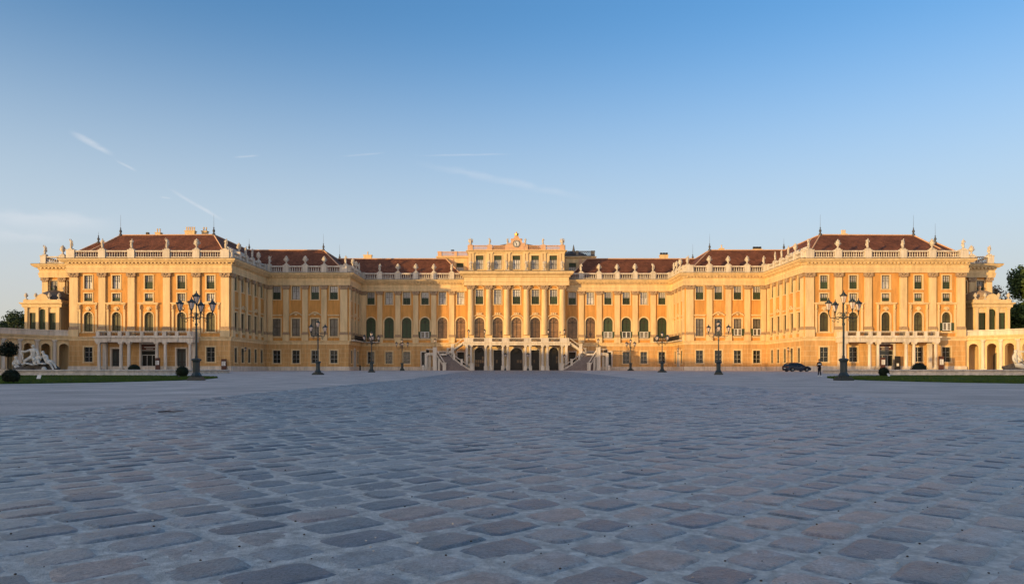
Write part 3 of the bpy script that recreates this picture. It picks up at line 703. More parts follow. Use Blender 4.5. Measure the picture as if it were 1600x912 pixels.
# roofs -------------------------------------------------------------
def hip(name, poly_eave, ridge_pts, faces, s, mats='roof'):
    b = MB(); b.add(poly_eave+ridge_pts, faces); return b.build(name, mats, P, mirror=s < 0)
ZE, ZR = 21.2, 27.0
for s in (1, -1):
    # front corner block
    rA = hip('roof', [(-80.6, 129.8, ZE), (-52.9, 129.8, ZE), (-52.9, 152, ZE), (-65, 160, ZE), (-80.6, 150, ZE)],
        [(-77.0, 138, 26.85), (-58.9, 138, 26.95), (-58.9, 158, ZR), (-77, 150, 26.8)],
        [(0, 1, 6, 5), (1, 2, 7, 6), (2, 3, 7), (3, 8, 7), (5, 6, 7, 8), (4, 0, 5, 8), (3, 4, 8)], s)
    rO = hip('roof', [(-89.9, 136.8, ZE), (-75, 136.8, ZE), (-75, 152, ZE), (-89.9, 152, ZE)], [(-85.0, 144, 26.5), (-77, 144, 26.5)],
        [(0, 1, 5, 4), (3, 0, 4), (2, 3, 4, 5), (1, 2, 5)], s)
    rB = hip('roof', [(-60, 149, ZE), (-35.9, 149, ZE), (-35.9, 172, ZE), (-60, 172, ZE)], [(-60, 156, ZR), (-42.4, 156, ZR), (-42.4, 171, ZR), (-60, 164, ZR)],
        [(0, 1, 5, 4), (1, 2, 6, 5), (2, 3, 7, 6), (4, 5, 6, 7)], s)
    rC = hip('roof', [(-42, 160, ZE), (-11.5, 160, ZE), (-11.5, 176, ZE), (-42, 176, ZE)], [(-42, 167.5, 26.9), (-16.6, 167.5, 26.9)],
        [(0, 1, 5, 4), (1, 2, 5), (2, 3, 4, 5)], s)
    # ridge and hip tiles
    for par, lines in ((rA, [((-77.0, 138, 26.88), (-58.9, 138, 26.98)), ((-58.9, 138, 26.98), (-52.9, 129.8, ZE)), ((-58.9, 138, 26.98), (-58.9, 158, 27.03)), ((-77, 138, 26.88), (-80.6, 129.8, ZE))]),
                       (rO, [((-85, 144, 26.53), (-77, 144, 26.53)), ((-85, 144, 26.53), (-89.9, 136.8, ZE))]),
                       (rB, [((-60, 156, 27.03), (-42.4, 156, 27.03)), ((-42.4, 156, 27.03), (-35.9, 149, ZE)), ((-42.4, 156, 27.03), (-42.4, 171, 27.03))]),
                       (rC, [((-42, 167.5, 26.93), (-16.6, 167.5, 26.93)), ((-16.6, 167.5, 26.93), (-11.5, 160, ZE))])):
        b = MB()
        for l in lines: b.tube(l, .13, 5)
        b.build('ridge_tiles', 'gable', par, mirror=s < 0)
    def chim(par, x, y, z, w=1.1, pots=2, h=1.1, dark=False):
        b = MB(); b.box(x-w/2, x+w/2, y-.45, y+.45, z-1.2, z+h); b.box(x-w/2-.1, x+w/2+.1, y-.55, y+.55, z+h, z+h+.16)
        n = pots
        for i in range(n):
            px = x-w/2+w*(i+.5)/n
            if dark: b.box(px-.25, px+.25, y-.25, y+.25, z+h+.16, z+h+.7, 1)
            else: b.lathe(px, y, [(.14, z+h+.16), (.12, z+h+.8), (.17, z+h+.82), (.17, z+h+.92)], 6)
        b.build('chimney', ['trim', 'black'], par, mirror=s < 0)
    def finial(par, x, y, z, h=3.2):
        b = MB(); b.lathe(x, y, [(.30, z-.3), (.32, z+.15), (.12, z+.35), (.26, z+.7), (.22, z+.9), (.06, z+1.15), (.14, z+1.3), (.03, z+1.5), (.012, z+h*.85)], 8)
        b.build('finial', 'lead', par, mirror=s < 0)
    chim(rA, -58.9-5.2, 139.5, 27, 1.9 if s > 0 else .9, 5 if s > 0 else 3, .85 if s > 0 else .25); 
    if s > 0:
        chim(rA, -61.9, 141, 27, 1.0, 2); chim(rA, -71.6, 142, 26.9, 1.0, 2); chim(rA, -73.8, 142, 26.9, 1.1, 1, .6, True); chim(rO, -81.2, 144.5, 26.4, 1.3, 2, .5, True)
    chim(rC, -35.2 if s > 0 else -35, 168.5, 27, 1.9, 1 if s > 0 else 3, .8, s < 0); chim(rC, -28, 175, 26.2, .8, 2, .3)
    if s < 0: chim(rB, -53.5, 158, 27, 1.9, 3, .4, True); chim(rB, -45.3, 157, 27, .9, 1, .4)
    else: chim(rC, -24, 175, 26.2, .5, 2, .3)
    finial(rA, -77, 138, 26.9, 4.6); finial(rA, -58.9, 138, 27, 4.6); finial(rA, -58.9, 156.5, 27, 3.2); finial(rB, -42.4, 156, 27, 4.2); finial(rB, -42.4, 170.6, 27, 4.5)
    if s < 0: finial(rO, -84.8, 144, 26.5, 4.6)
    else: finial(rO, -84.8, 144, 26.5, 2.6)
    # snow guard rail / skylight by the inner return
    b = MB()
    for i in range(9): b.box(-53.6, -53.4, 131.5+i*.9, 131.9+i*.9, 22.9, 23.35)
    b.box(-53.62, -53.38, 131.2, 139.8, 23.35, 23.5)
    b.build('roof_rail', 'white', rA, mirror=s < 0)
    # flat decks behind the eaves so that nothing is hollow
# centre block ----------------------------------------------------------
YC = 157.0
Tc = frame((-11.0, YC), 0); b = MB(); b.T = Tc; g = MB(); g.T = Tc
cw = [2.8, 6.85, 11.0, 15.15, 19.2]
gw = [(2.8, 2.1, .6, 5.1, True), (6.85, 1.75, .6, 4.5, False), (11, 2.75, .6, 5.05, True), (15.15, 1.75, .6, 4.5, False), (19.2, 2.1, .6, 5.1, True)]
wallband(g, 0, 22, G0, 6.4, gw); g.build('ground_storey', 'trim', P)
wallband(b, 0, 22, 6.4, 14.0, [(x, 2.17, 7.55, 4.75, True) for x in cw]); wallband(b, 0, 22, 14.0, 19.5, [(x, 1.67, 15.26, 3.2, False) for x in cw])
b.build('wall', 'wall', P)
for sx in (-1, 1):
    q = MB(); q.add([(sx*11, YC, G0), (sx*11, 159.3, G0), (sx*11, 159.3, 22), (sx*11, YC, 22)], [(0, 1, 2, 3)]); q.build('wall', 'trim', P)
for x in cw:
    put('aM', (-11, YC), 0, x, 7.55); put('uM', (-11, YC), 0, x, 15.26); hood(Tc, x, 'arch', 1, z=12.0, w=2.9)
    q = MB(); q.T = Tc; q.disc_y(x, -.12, .01, 18.35, 1.15, 10, 0, radians(15), radians(165), .95); q.build('window_hood', 'trim', P)
for x in (-10.1, -6.15, -2.17, 2.17, 6.15, 10.1): pilaster(Tc, x+11, 1.35, 1, z0=7.9, zc=18.45, dep=.55, rnd=True)
CP = [(-11, 159.2), (-11, YC), (11, YC), (11, 159.2)]
b = MB(); b.sweep(CP, [(0, 19.36), (.62, 19.36), (.62, 20.05), (.7, 20.1), (.7, 20.2), (.55, 20.25), (.55, 21.1), (.8, 21.2), (.85, 21.5), (1.2, 21.7), (1.5, 21.95), (1.55, 22.25), (1.4, 22.4), (0, 22.42)]); b.build('cornice', 'trim', P)
b = MB(); b.sweep(CP, [(-1.5, 22.43), (1.5, 22.43), (1.45, 22.52), (-1.5, 22.6)]); b.build('flashing', 'flash', P)
b = MB(); b.sweep(CP, [(0, 7.2), (.2, 7.2), (.24, 7.4), (0, 7.45)]); b.build('sill_course', 'trim', P)
# attic storey
YA = 158.3; Ta = frame((-10.6, YA), 0); b = MB(); b.T = Ta
wallband(b, 0, 21.2, 22.5, 27.3, [(x-.4, 1.7, 23.15, 3.05, False) for x in cw]); b.build('wall', 'trim', P)
for sx in (-1, 1): q = MB(); q.add([(sx*10.6, YA, 22.4), (sx*10.6, 171, 22.4), (sx*10.6, 171, 27.3), (sx*10.6, YA, 27.3)], [(0, 1, 2, 3)]); q.build('wall', 'trim', P)
for x in cw: put('at', (-10.6, YA), 0, x-.4, 23.15)
for x in (.55, 4.65, 8.6, 12.6, 16.55, 20.65):
    q = MB(); q.T = Ta
    for dx in (-.36, .36): q.box(x+dx-.26, x+dx+.26, -.2, .01, 22.8, 26.6)
    q.box(x-.7, x+.7, -.24, .01, 26.6, 26.85); q.box(x-.7, x+.7, -.26, .01, 22.5, 22.8); q.build('pilaster', 'trim', P)
AP = [(-10.6, 171), (-10.6, YA), (10.6, YA), (10.6, 171)]
b = MB(); b.sweep(AP, [(0, 26.86), (.25, 26.86), (.3, 27.05), (.6, 27.2), (.65, 27.34), (0, 27.36)]); b.build('cornice', 'trim', P)
def lattice(path, piers, z0, h, name='parapet', m='gable', m2='gable', pit=.42):
    b = MB(); b.sweep(path, [(-.14, z0), (.14, z0), (.14, z0+.18), (-.14, z0+.18)]); b.sweep(path, [(-.15, z0+h-.16), (.15, z0+h-.16), (.15, z0+h), (-.15, z0+h)])
    for i, (p, q) in enumerate(zip(path[:-1], path[1:])):
        L = seglen(p, q); b.T = frame(p, math.atan2(q[1]-p[1], q[0]-p[0]))
        ps = sorted((x, w) for k, x, w in piers if k == i); x0 = 0; gaps = []
        for x, w in ps:
            b.box(x-w/2, x+w/2, -.28, .28, z0, z0+h+.06); gaps.append((x0, x-w/2)); x0 = x+w/2
        gaps.append((x0, L))
        for a, c in gaps:
            n = int((c-a)/pit)
            if c-a < .6 or n < 1: continue
            for k in range(n):
                xa = a+(c-a)*k/n; xb = a+(c-a)*(k+1)/n; zm = z0+.18; zt = z0+h-.16; zc = (zm+zt)/2
                for (u0, v0), (u1, v1) in (((xa, zm), (xb, zc)), ((xa, zc), (xb, zt)), ((xb, zm), (xa, zc)), ((xb, zc), (xa, zt))): b.tube([(u0, 0, v0), (u1, 0, v1)], .055, 4)
        b.T = None
    return b.build(name, m, P)
lattice(AP, [(0, 12.3, 1.0), (1, .4, 1.0), (1, 4.65, 1.1), (1, 8.6, 1.1), (1, 12.6, 1.1), (1, 16.55, 1.1), (1, 20.8, 1.0), (2, .4, 1.0)], 27.36, 1.12)
b = MB()  # clock gable
b.T = frame((0, YA-.02), 0)
b.box(-1.75, 1.75, -.3, .3, 27.36, 28.6); b.disc_y(0, -.32, .3, 28.9, 1.3, 18, 0, 0, pi); b.box(-1.3, 1.3, -.32, .3, 28.2, 28.92)
for sx in (-1, 1): b.disc_y(sx*1.55, -.34, .28, 28.55, .45, 10); b.ball((sx*1.0, -.1, 29.75), (.35, .25, .25), 6, 5)
b.box(-.55, .55, -.3, .3, 30.1, 30.35); b.ball((0, -.05, 30.45), (.45, .3, .3), 8, 5)
gb = b.build('clock_gable', 'gable', P)
b = MB(); b.T = frame((0, YA-.36), 0); b.disc_y(0, -.06, .03, 28.75, .82, 20); b.build('clock_face', 'white', gb)
b = MB(); b.T = frame((0, YA-.44), 0); b.disc_y(0, -.02, .01, 28.75, .8, 20, 0, 0, 2*pi, .68)
for i in range(12): a = pi*i/6; b.tube([(.45*cos(a), 0, 28.75+.45*sin(a)), (.62*cos(a), 0, 28.75+.62*sin(a))], .05, 4)
b.tube([(0, -.02, 28.75), (-.25, -.02, 29.1)], .05, 4); b.tube([(0, -.02, 28.75), (.05, -.02, 28.2)], .05, 4); b.ball((0, 0, 28.75), .12); b.build('clock_hands', 'black', gb)
b = MB(); b.T = frame((0, YA-.05), 0); b.lathe(0, 0, [(.3, 30.65), (.38, 30.8), (.4, 31.0), (.15, 31.2), (.1, 31.5)], 8)
for sx in (-1, 1): b.ball((sx*.35, 0, 30.95), (.16, .12, .25), 6, 4)
b.build('crown_ornament', 'gold', gb)
b = MB()    # low vaulted lead roof behind the attic
n = 14; prof = [(-6.6+13.2*i/n, 28.1+1.35*(1-abs(2*i/n-1)**2.4)) for i in range(n+1)]
b.add([(x, y, z) for y in (161.5, 170) for x, z in prof]+[(prof[0][0], 161.5, 27), (prof[-1][0], 161.5, 27)],
      [(i, i+1, n+2+i, n+1+i) for i in range(n)]+[tuple(range(n+1))+(2*n+3, 2*n+2)])
b.build('roof', 'lead', P); b = MB(); b.quad((-10.6, YA, 27.2), (10.6, YA, 27.2), (10.6, 171, 27.2), (-10.6, 171, 27.2)); b.build('roof', 'lead', P)
# set-back belvedere blocks
for s in (1, -1):
    T = frame((-18.5, 168), 0); b = MB(); b.T = T
    wallband(b, 0, 8.5, 21, 27.4, [(1.4, 1.5, 22.9, 3.1, False), (5.2, 1.7, 22.9, 3.1, False)]); 
    b.T = None; b.quad((-18.5, 168, 21), (-18.5, 176, 21), (-18.5, 176, 27.4), (-18.5, 168, 27.4)); b.quad((-18.5, 168, 27.35), (-10, 168, 27.35), (-10, 176, 27.35), (-18.5, 176, 27.35)); b.build('wall', 'trim', P, mirror=s < 0)
    put('at', (-18.5, 168), 0, 1.4, 22.95, s); put('at', (-18.5, 168), 0, 5.2, 22.95, s)
    for x in (.3, 3.3, 7.2): q = MB(); q.T = T; q.box(x-.35, x+.35, -.2, .01, 21.5, 27.0); q.build('pilaster', 'gable', P, mirror=s < 0)
    bp = [(-18.5, 176), (-18.5, 168), (-10.2, 168)]
    b = MB(); b.sweep(bp, [(0, 27.1), (.3, 27.15), (.5, 27.4), (.5, 27.5), (0, 27.52)]); b.build('cornice', 'trim', P, mirror=s < 0)
    if s > 0: lattice(bp, [(1, .4, .9), (1, 4.2, .6)], 27.52, 1.15, m='gable')
    else: lattice([(10.2, 168), (18.5, 168), (18.5, 176)], [(0, 7.9, .9), (0, 4.2, .6)], 27.52, 1.3, m='lead')  # right lattice coloured darker to stand in for the attic's shade
    if s < 0:
        b = MB(); b.T = Matrix.Translation((13.9, 172, 0)); b.lathe(0, 0, [(3.4, 27.5), (3.2, 28.4), (2.0, 29.0), (.4, 29.3), (.25, 30.0), (.05, 31)], 16); b.build('roof', 'lead', P)
    # solid cores so that low light and other views meet real volume
    b = MB(); b.box(-80.9, -53, 150.2, 152, .4, 21); b.box(-90.2, -36, 171.8, 172, .4, 21); b.box(-36, 0, 175.8, 176, .4, 21)
    b.box(-80.7, -52.6, 129.9, 136.5, 20.9, 21.1); b.box(-89.9, -52.6, 136.5, 152, 20.9, 21.1); b.box(-52.5, -35.6, 148.6, 172, 20.9, 21.11); b.box(-35.5, 0, 159.8, 176, 20.9, 21.12)
    b.build('roof_deck', 'lead', P, mirror=s < 0)

# centre door leaves
for (x, w, zb, h, ar) in gw:
    d = MB(); d.T = Tc; r = w/2; hs = h-r if ar else h
    for sx in (-1, 1): d.box(x+sx*(r+.12)-.12, x+sx*(r+.12)+.12, -.1, .4, zb, zb+hs)
    if ar: d.disc_y(x, -.1, .4, zb+hs, r+.24, 14, 0, 0, pi, r)
    else: d.box(x-r-.24, x+r+.24, -.1, .4, zb+hs, zb+hs+.24)
    dr = d.build('door', 'pale', P)
    l = MB(); l.T = Tc; l.box(x-r, x+r, .5, .56, zb, zb+h); l.build('door_leaf', 'black', dr)
    t = MB(); t.T = Tc
    for k in (-.47, -.24, 0, .24, .47): t.box(x+k*w-.035, x+k*w+.035, .4, .48, zb, zb+hs)
    for z in (zb+.8, zb+hs): t.box(x-r, x+r, .39, .49, z-.05, z+.05)
    if ar:
        for a in (45, 90, 135): t.tube([(x, .45, zb+hs), (x+r*.95*cos(radians(a)), .45, zb+hs+r*.95*sin(radians(a)))], .04, 4)
    t.build('glazing_bar', 'black', dr)
    t = MB(); t.T = Tc; rr = random.Random(int(x*10))  # patches painted to stand in for bright reflections in the glass
    for k in (-.35, -.12, .12, .35):
        for z0_ in (1.5, 2.3, 3.1):
            if rr.random() < .22: t.box(x+k*w-.09*w, x+k*w+.09*w, .488, .498, z0_, z0_+.65)
    t.build('reflection_patch', 'blind', dr)

# porticoes ---------------------------------------------------------------
def col(b, x, y, z0, z1, r=.3, square=False, pedh=.9):
    b.box(x-r*1.5, x+r*1.5, y-r*1.5, y+r*1.5, z0, z0+pedh); b.box(x-r*1.65, x+r*1.65, y-r*1.65, y+r*1.65, z0+pedh, z0+pedh+.1)
    if square: b.box(x-r, x+r, y-r, y+r, z0+pedh+.1, z1-.32)
    else: b.lathe(x, y, [(r*1.3, z0+pedh+.1), (r*1.3, z0+pedh+.2), (r*1.0, z0+pedh+.32), (r*.97, z0+2.6), (r*.85, z1-.35)], 14)
    b.box(x-r*1.15, x+r*1.15, y-r*1.15, y+r*1.15, z1-.35, z1-.2); b.box(x-r*1.35, x+r*1.35, y-r*1.35, y+r*1.35, z1-.2, z1)
def grille(b, x0, x1, y, z0, z1, mi=1):
    b.box(x0, x1, y-.02, y+.02, z0, z0+.05, mi); b.box(x0, x1, y-.02, y+.02, z1-.05, z1, mi); n = max(2, int((x1-x0)/.22))
    for i in range(n):
        x = x0+(x1-x0)*(i+.5)/n; b.box(x-.018, x+.018, y-.018, y+.018, z0, z1, mi)
        b.disc_y(x, y-.015, y+.015, (z0+z1)/2, .1, 8, mi, 0, 2*pi, .06)
for s in (1, -1):
    p = MB(); y0 = 126.7
    cols = [-74.6, -70.7, -69.3, -64.3, -62.8, -58.4]
    p.box(-75.2, -57.8, y0-.35, 128.98, 5.7, 6.45); p.box(-75.4, -57.6, y0-.6, 128.97, 6.45, 6.72)
    root = p.build('portico', 'pale', P, mirror=s < 0)
    for x in cols:
        c = MB(); col(c, x, y0, gz(y0)-.05, 5.7, .29, False, .55); c.build('column', 'pale', root, mirror=s < 0)
        c = MB(); c.box(x-.32, x+.32, y0-.48, y0+.3, 6.72, 7.62); c.build('parapet_pier', 'pale', root, mirror=s < 0)
    for x in (-74.6, -58.4): c = MB(); c.box(x-.32, x+.32, 128.3, 128.9, .45, 5.7); c.build('column', 'pale', root, mirror=s < 0)
    q = MB(); xs = sorted(cols+[-72.65, -66.8, -60.6]); yb = y0-.22
    q.box(-75.0, -58.0, yb-.2, yb+.2, 6.72, 6.85); q.box(-75.0, -58.0, yb-.2, yb+.2, 7.5, 7.64)
    for x in (-72.65, -66.8, -60.6): q.box(x-.3, x+.3, yb-.19, yb+.19, 6.85, 7.5)
    for x in (-75, -58): q.box(x-.18, x+.18, y0, 128.9, 6.72, 7.6)
    for a, c in zip(xs[:-1], xs[1:]):
        if c-a > 1: grille(q, a+.32, c-.32, yb, 6.85, 7.5)
    for x in (-72.65, -67, -60.6): q.box(x-.25, x+.25, y0-.5, y0-.352, 5.85, 6.44)
    q.build('balcony_parapet', ['pale', 'black'], root, mirror=s < 0)
# centre portico and balcony
p = MB(); y0 = 154.4
p.box(-11.6, 11.6, y0-.4, 156.98, 6.1, 6.55); p.box(-11.8, 11.8, y0-.6, 156.97, 6.55, 6.8)
pc = p.build('portico', 'pale', P)
for x in (-10.8, -9.9, -6.7, -5.65, -2.95, -1.95, 1.95, 2.95, 5.65, 6.7, 9.9, 10.8):
    c = MB(); col(c, x, y0, .5, 6.1, .27, abs(x) > 9 and abs(x) > 10, .95); c.build('column', 'pale', pc)
q = MB(); yb = y0-.25
q.box(-11.4, 11.4, yb-.18, yb+.18, 6.8, 6.92); q.box(-11.4, 11.4, yb-.2, yb+.2, 7.52, 7.68)
for a, c in ((-11.4, -9.4), (-7.0, -5.3), (-3.2, -1.6), (1.6, 3.2), (5.3, 7.0), (9.4, 11.4)): q.box(a, c, yb-.24, yb+.24, 6.92, 7.52)
for a, c in ((-9.4, -7.0), (-5.3, -3.2), (-1.6, 1.6), (3.2, 5.3), (7.0, 9.4)): grille(q, a, c, yb, 6.92, 7.52)
q.build('balcony_parapet', ['pale', 'black'], pc)
# stairs -------------------------------------------------------------------
for s in (1, -1):
    zg, zl, zt = .62, 4.3, 6.8; n = 21
    b = MB(); e = MB()
    L0, R0, L1, R1 = Vector((-15.3, 151.2)), Vector((-9.9, 151.6)), Vector((-17.1, 152.6)), Vector((-15.1, 154.9))
    L0 = Vector((-15.35, 151.3))
    def edge(t):
        # outer edge runs short, inner edge sweeps round: a fan of steps
        l = L0.lerp(L1, t); r = R0.lerp(R1, t); r = r+Vector((-.5, -.3))*sin(pi*t)
        return l, r
    for i in range(n):
        l0, r0 = edge(i/n); l1, r1 = edge((i+1)/n); z = zg+(zl-zg)*(i+1)/n; zb = zg-.1
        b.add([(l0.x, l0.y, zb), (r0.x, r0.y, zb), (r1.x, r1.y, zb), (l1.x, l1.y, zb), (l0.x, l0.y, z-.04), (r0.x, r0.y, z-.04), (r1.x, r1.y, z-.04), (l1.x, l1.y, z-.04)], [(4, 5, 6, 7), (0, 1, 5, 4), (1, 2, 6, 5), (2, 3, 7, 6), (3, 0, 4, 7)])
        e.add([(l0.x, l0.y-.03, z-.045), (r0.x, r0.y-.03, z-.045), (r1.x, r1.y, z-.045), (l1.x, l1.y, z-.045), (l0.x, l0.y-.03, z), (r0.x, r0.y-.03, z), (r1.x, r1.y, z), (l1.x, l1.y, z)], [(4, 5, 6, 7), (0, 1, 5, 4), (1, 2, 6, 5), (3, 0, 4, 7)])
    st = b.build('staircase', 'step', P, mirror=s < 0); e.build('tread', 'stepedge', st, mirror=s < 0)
    u = MB(); m_ = 14
    for i in range(m_):
        xa = -15.1+(15.1-11.4)*i/m_; xb = -15.1+(15.1-11.4)*(i+1)/m_; z = zl+(zt-zl)*(i+1)/m_
        u.box(xa, xb, 154.5, 157.3, z-.5, z)
    u.box(-19.4, -15.1, 152.4, 157.5, zl-.45, zl); u.build('upper_flight', 'pale', st, mirror=s < 0)
    w = MB()    # parapets, piers and columns under the landing
    def rail(p0, p1, z0, z1, wd=.16, h=.95, post=True):
        p0, p1 = Vector(p0), Vector(p1); d = (p1-p0).normalized(); nn = Vector((-d.y, d.x))*wd
        for (za, zb) in ((-.25, .12), (h-.14, h)):
            a, c = p0+nn, p0-nn; e_, f_ = p1+nn, p1-nn
            w.add([(a.x, a.y, z0+za), (c.x, c.y, z0+za), (f_.x, f_.y, z1+za), (e_.x, e_.y, z1+za), (a.x, a.y, z0+zb), (c.x, c.y, z0+zb), (f_.x, f_.y, z1+zb), (e_.x, e_.y, z1+zb)], [(0, 3, 2, 1), (4, 5, 6, 7), (0, 1, 5, 4), (1, 2, 6, 5), (2, 3, 7, 6), (3, 0, 4, 7)])
        L = (p1-p0).length; k = int(L/.28)
        for i in range(k):
            t = (i+.5)/k; q = p0.lerp(p1, t); z = z0+(z1-z0)*t; w.tube([(q.x, q.y, z+.1), (q.x, q.y, z+h-.1)], .03, 4, 1)
            if i % 2: w.ball((q.x, q.y, z+h*.5), (.1, .1, .16), 5, 4, 1)
    def pier(x, y, z0, z1, r=.32, cap=True):
        w.box(x-r, x+r, y-r, y+r, z0, z1)
        if cap: w.box(x-r-.07, x+r+.07, y-r-.07, y+r+.07, z1, z1+.12)
    rail((-15.4, 151.1), (-17.3, 152.4), zg+.9, zl+.0); pier(-15.35, 151.1, .5, 2.2, .36); pier(-17.5, 152.3, .5, zl+1.2, .42)
    rail((-17.7, 152.4), (-19.3, 152.5), zl, zl); pier(-19.4, 152.6, .5, zl, .3, False); rail((-19.4, 152.6), (-19.4, 157.3), zl, zl); pier(-18.7, 153.3, .5, zl-.45, .26, False); pier(-16.6, 152.0, .5, 3.0, .25)
    pts = [edge(t)[1]+Vector((.25, -.02)) for t in (0, .33, .66, 1)]; zz = [zg+.1, zg+1.3, zg+2.5, zl]
    for i in range(3): rail(pts[i], pts[i+1], zz[i], zz[i+1], .14, .85)
    pier(pts[0].x+.1, pts[0].y-.1, .5, 2.1, .45); pier(pts[1].x, pts[1].y, .5, zz[1]+1.05, .24); pier(pts[2].x, pts[2].y, .5, zz[2]+1.05, .24); pier(pts[3].x, pts[3].y, .5, zl+1.1, .3)
    rail((-15.0, 154.45), (-11.5, 154.3), zl, zt, .18, .9); pier(-13.9, 154.4, .5, zl+2.0, .34); rail((-15.0, 157.2), (-15.2, 155.2), zl, zl)
    w.build('stair_parapet', ['pale', 'black'], st, mirror=s < 0)
# iron corner balconies, open shutters, wall lanterns
for s in (1, -1):
    BP = [(-35, 148.3), (-35, 159.2), (-30.6, 159.2)]
    b = MB(); b.sweep(BP, [(.0, 6.82), (1.2, 6.82), (1.25, 6.98), (1.2, 7.02), (0, 7.02)]); 
    ba = b.build('balcony', 'pale', P, mirror=s < 0)
    b = MB()
    for z in (7.08, 7.95): b.sweep(BP, [(1.1, z), (1.15, z), (1.15, z+.05), (1.1, z+.05)])
    modillions(b, BP, 1.1, 7.1, 7.95, .04, .16, .03); modillions(b, BP, 1.08, 7.35, 7.7, .14, .34, .05)
    b.box(-30.62, -30.58, 158.05, 159.2, 7.05, 8.0); b.build('railing', 'black', ba, mirror=s < 0)
def open_shutters(x, y, z, w, s=1):
    b = MB(); r = w/2
    root = thing('open_casement', (0, 0, 0)); root.parent = P
    for sx in (-1, 1): b = MB(); b.T = frame((x, y), 0); b.box(sx*(r+.32)-.3, sx*(r+.32)+.3, -.14, -.08, z, z+1.45); b.build('shutter', 'green', root)
    b = MB(); b.T = frame((x, y), 0)
    for a in (-r+.06, -.06, .06, r-.06): b.box(a-.055, a+.055, -.2, -.12, z+.05, z+1.4)
    for zz in (z+.05, z+1.34): b.box(-r, r, -.201, -.121, zz, zz+.09)
    b.build('casement', 'white', root)
    b = MB(); b.T = frame((x, y), 0); b.box(-r+.1, r-.1, -.13, -.11, z+.1, z+1.36); b.build('casement_glass', 'greycurtain', root)
for x in (-20.5, 20.5, 24.6, 28.55): open_shutters(x, 159.2, 7.85, 1.9)
for x in (46.0, 50.0): open_shutters(x, 148, 7.85, 1.6)
open_shutters(77.9, 129, 7.85, 1.5)
# ------------------------------------------------------------------ statues and vases on the parapets
def figure(seed, robe=True, scale=1.0, arm=(0, 0)):
    r = random.Random(seed); sw = r.uniform(-.1, .1); lean = r.uniform(-.05, .05)
    v = [(0, 0, .98), (sw, 0, 1.2), (sw*.7, .01, 1.4), (sw+lean, 0, 1.55), (sw+lean*2, -.03, 1.68), (sw+lean*2, -.02, 1.78),
         (.04, .03, .6), (-.02, .03, .3), (0, .02, .04), (-.17, -.04, .55), (-.2, -.05, .1)]
    e = [(0, 1), (1, 2), (2, 3), (3, 4), (4, 5), (0, 6), (6, 7), (7, 8), (0, 9), (9, 10)]
    rad = [(.27, .2), (.22, .17), (.27, .18), .08, .145, .12, (.27, .23), (.27, .25), (.32, .28), .15, .12]
    if arm[0] == 2: A = [(-.3, -.02, 1.42), (-.38, -.1, 1.62), (-.25, -.16, 1.84)]
    elif arm[0] == 1: A = [(-.3, 0, 1.4), (-.38, -.1, 1.15), (-.15, -.28, 1.2)]
    else: A = [(-.3, 0, 1.38), (-.36, -.02, 1.08), (-.32, -.14, .85)]
    if arm[1] == 2: B = [(.3, 0, 1.42), (.45, -.05, 1.5), (.52, -.1, 1.72)]
    elif arm[1] == 1: B = [(.3, 0, 1.4), (.38, -.12, 1.12), (.1, -.28, 1.18)]
    else: B = [(.3, 0, 1.38), (.37, 0, 1.05), (.38, -.1, .75)]
    for arr in (A, B):
        k = len(v); v += arr; e += [(2, k), (k, k+1), (k+1, k+2)]; rad += [.11, .085, .07]
    # a fold of the cloak falling from one arm
    k = len(v); sd = r.choice((-1, 1)); v += [(sd*.3, .1, .9), (sd*.33, .08, .45)]; e += [(2, k), (k, k+1)]; rad += [.12, .15]
    me = skin(v, e, rad, 1, 'stone_figure'); me.materials.append(M['statue']); return me
figs = [figure(1, arm=(0, 1)), figure(2, arm=(1, 0)), figure(3, arm=(2, 0)), figure(4, arm=(1, 2)), figure(5, arm=(1, 1))]
pl = MB(); pl.box(-.42, .42, -.36, .36, 0, .16); pl.box(-.36, .36, -.31, .31, .16, .26); plm = pl.mesh('pedestal', 'statue')
vb = MB(); vb.lathe(0, 0, [(.3, .26), (.3, .36), (.13, .48), (.13, .6), (.38, .95), (.5, 1.25), (.36, 1.42), (.42, 1.5), (.3, 1.56)], 10); vbm = vb.mesh('vase_body', 'statue', True)
vt = MB(); rr = random.Random(4)
for i in range(12): a = 2*pi*i/12; vt.ball((.27*cos(a), .27*sin(a), 1.62+rr.uniform(-.05, .1)), rr.uniform(.12, .17), 6, 4)
vt.ball((0, 0, 1.85), (.2, .2, .25), 7, 5); vtm = vt.mesh('stone_flowers', 'statue', True)
vh = MB()
for sx in (-1, 1): vh.tube([(sx*.4, 0, 1.0), (sx*.62, 0, 1.15), (sx*.6, 0, 1.4), (sx*.36, 0, 1.42)], .05, 5)
vhm = vh.mesh('handle', 'statue')
ORD = ['first', 'second', 'third', 'fourth', 'fifth', 'sixth', 'seventh', 'eighth']
def statue(kind, x, y, z, label, face=0, sc=1.0, k=0):
    if kind == 'S':
        o = thing('statue', (x, y, z), label, 'statue', 'statues and vases along the palace roof', rz=face)
        link('pedestal', plm, o); f = link('figure', figs[k % 5], o, (0, 0, .24)); f.scale = (.84, .88, 1.06)
    else:
        o = thing('stone_vase', (x, y, z), label, 'vase', 'statues and vases along the palace roof', rz=face)
        link('pedestal', plm, o); f = link('vase_body', vbm, o); link('stone_flowers', vtm, f); link('handle', vhm, f)
    o.scale = (sc, sc, sc); return o
ZT = 22.54
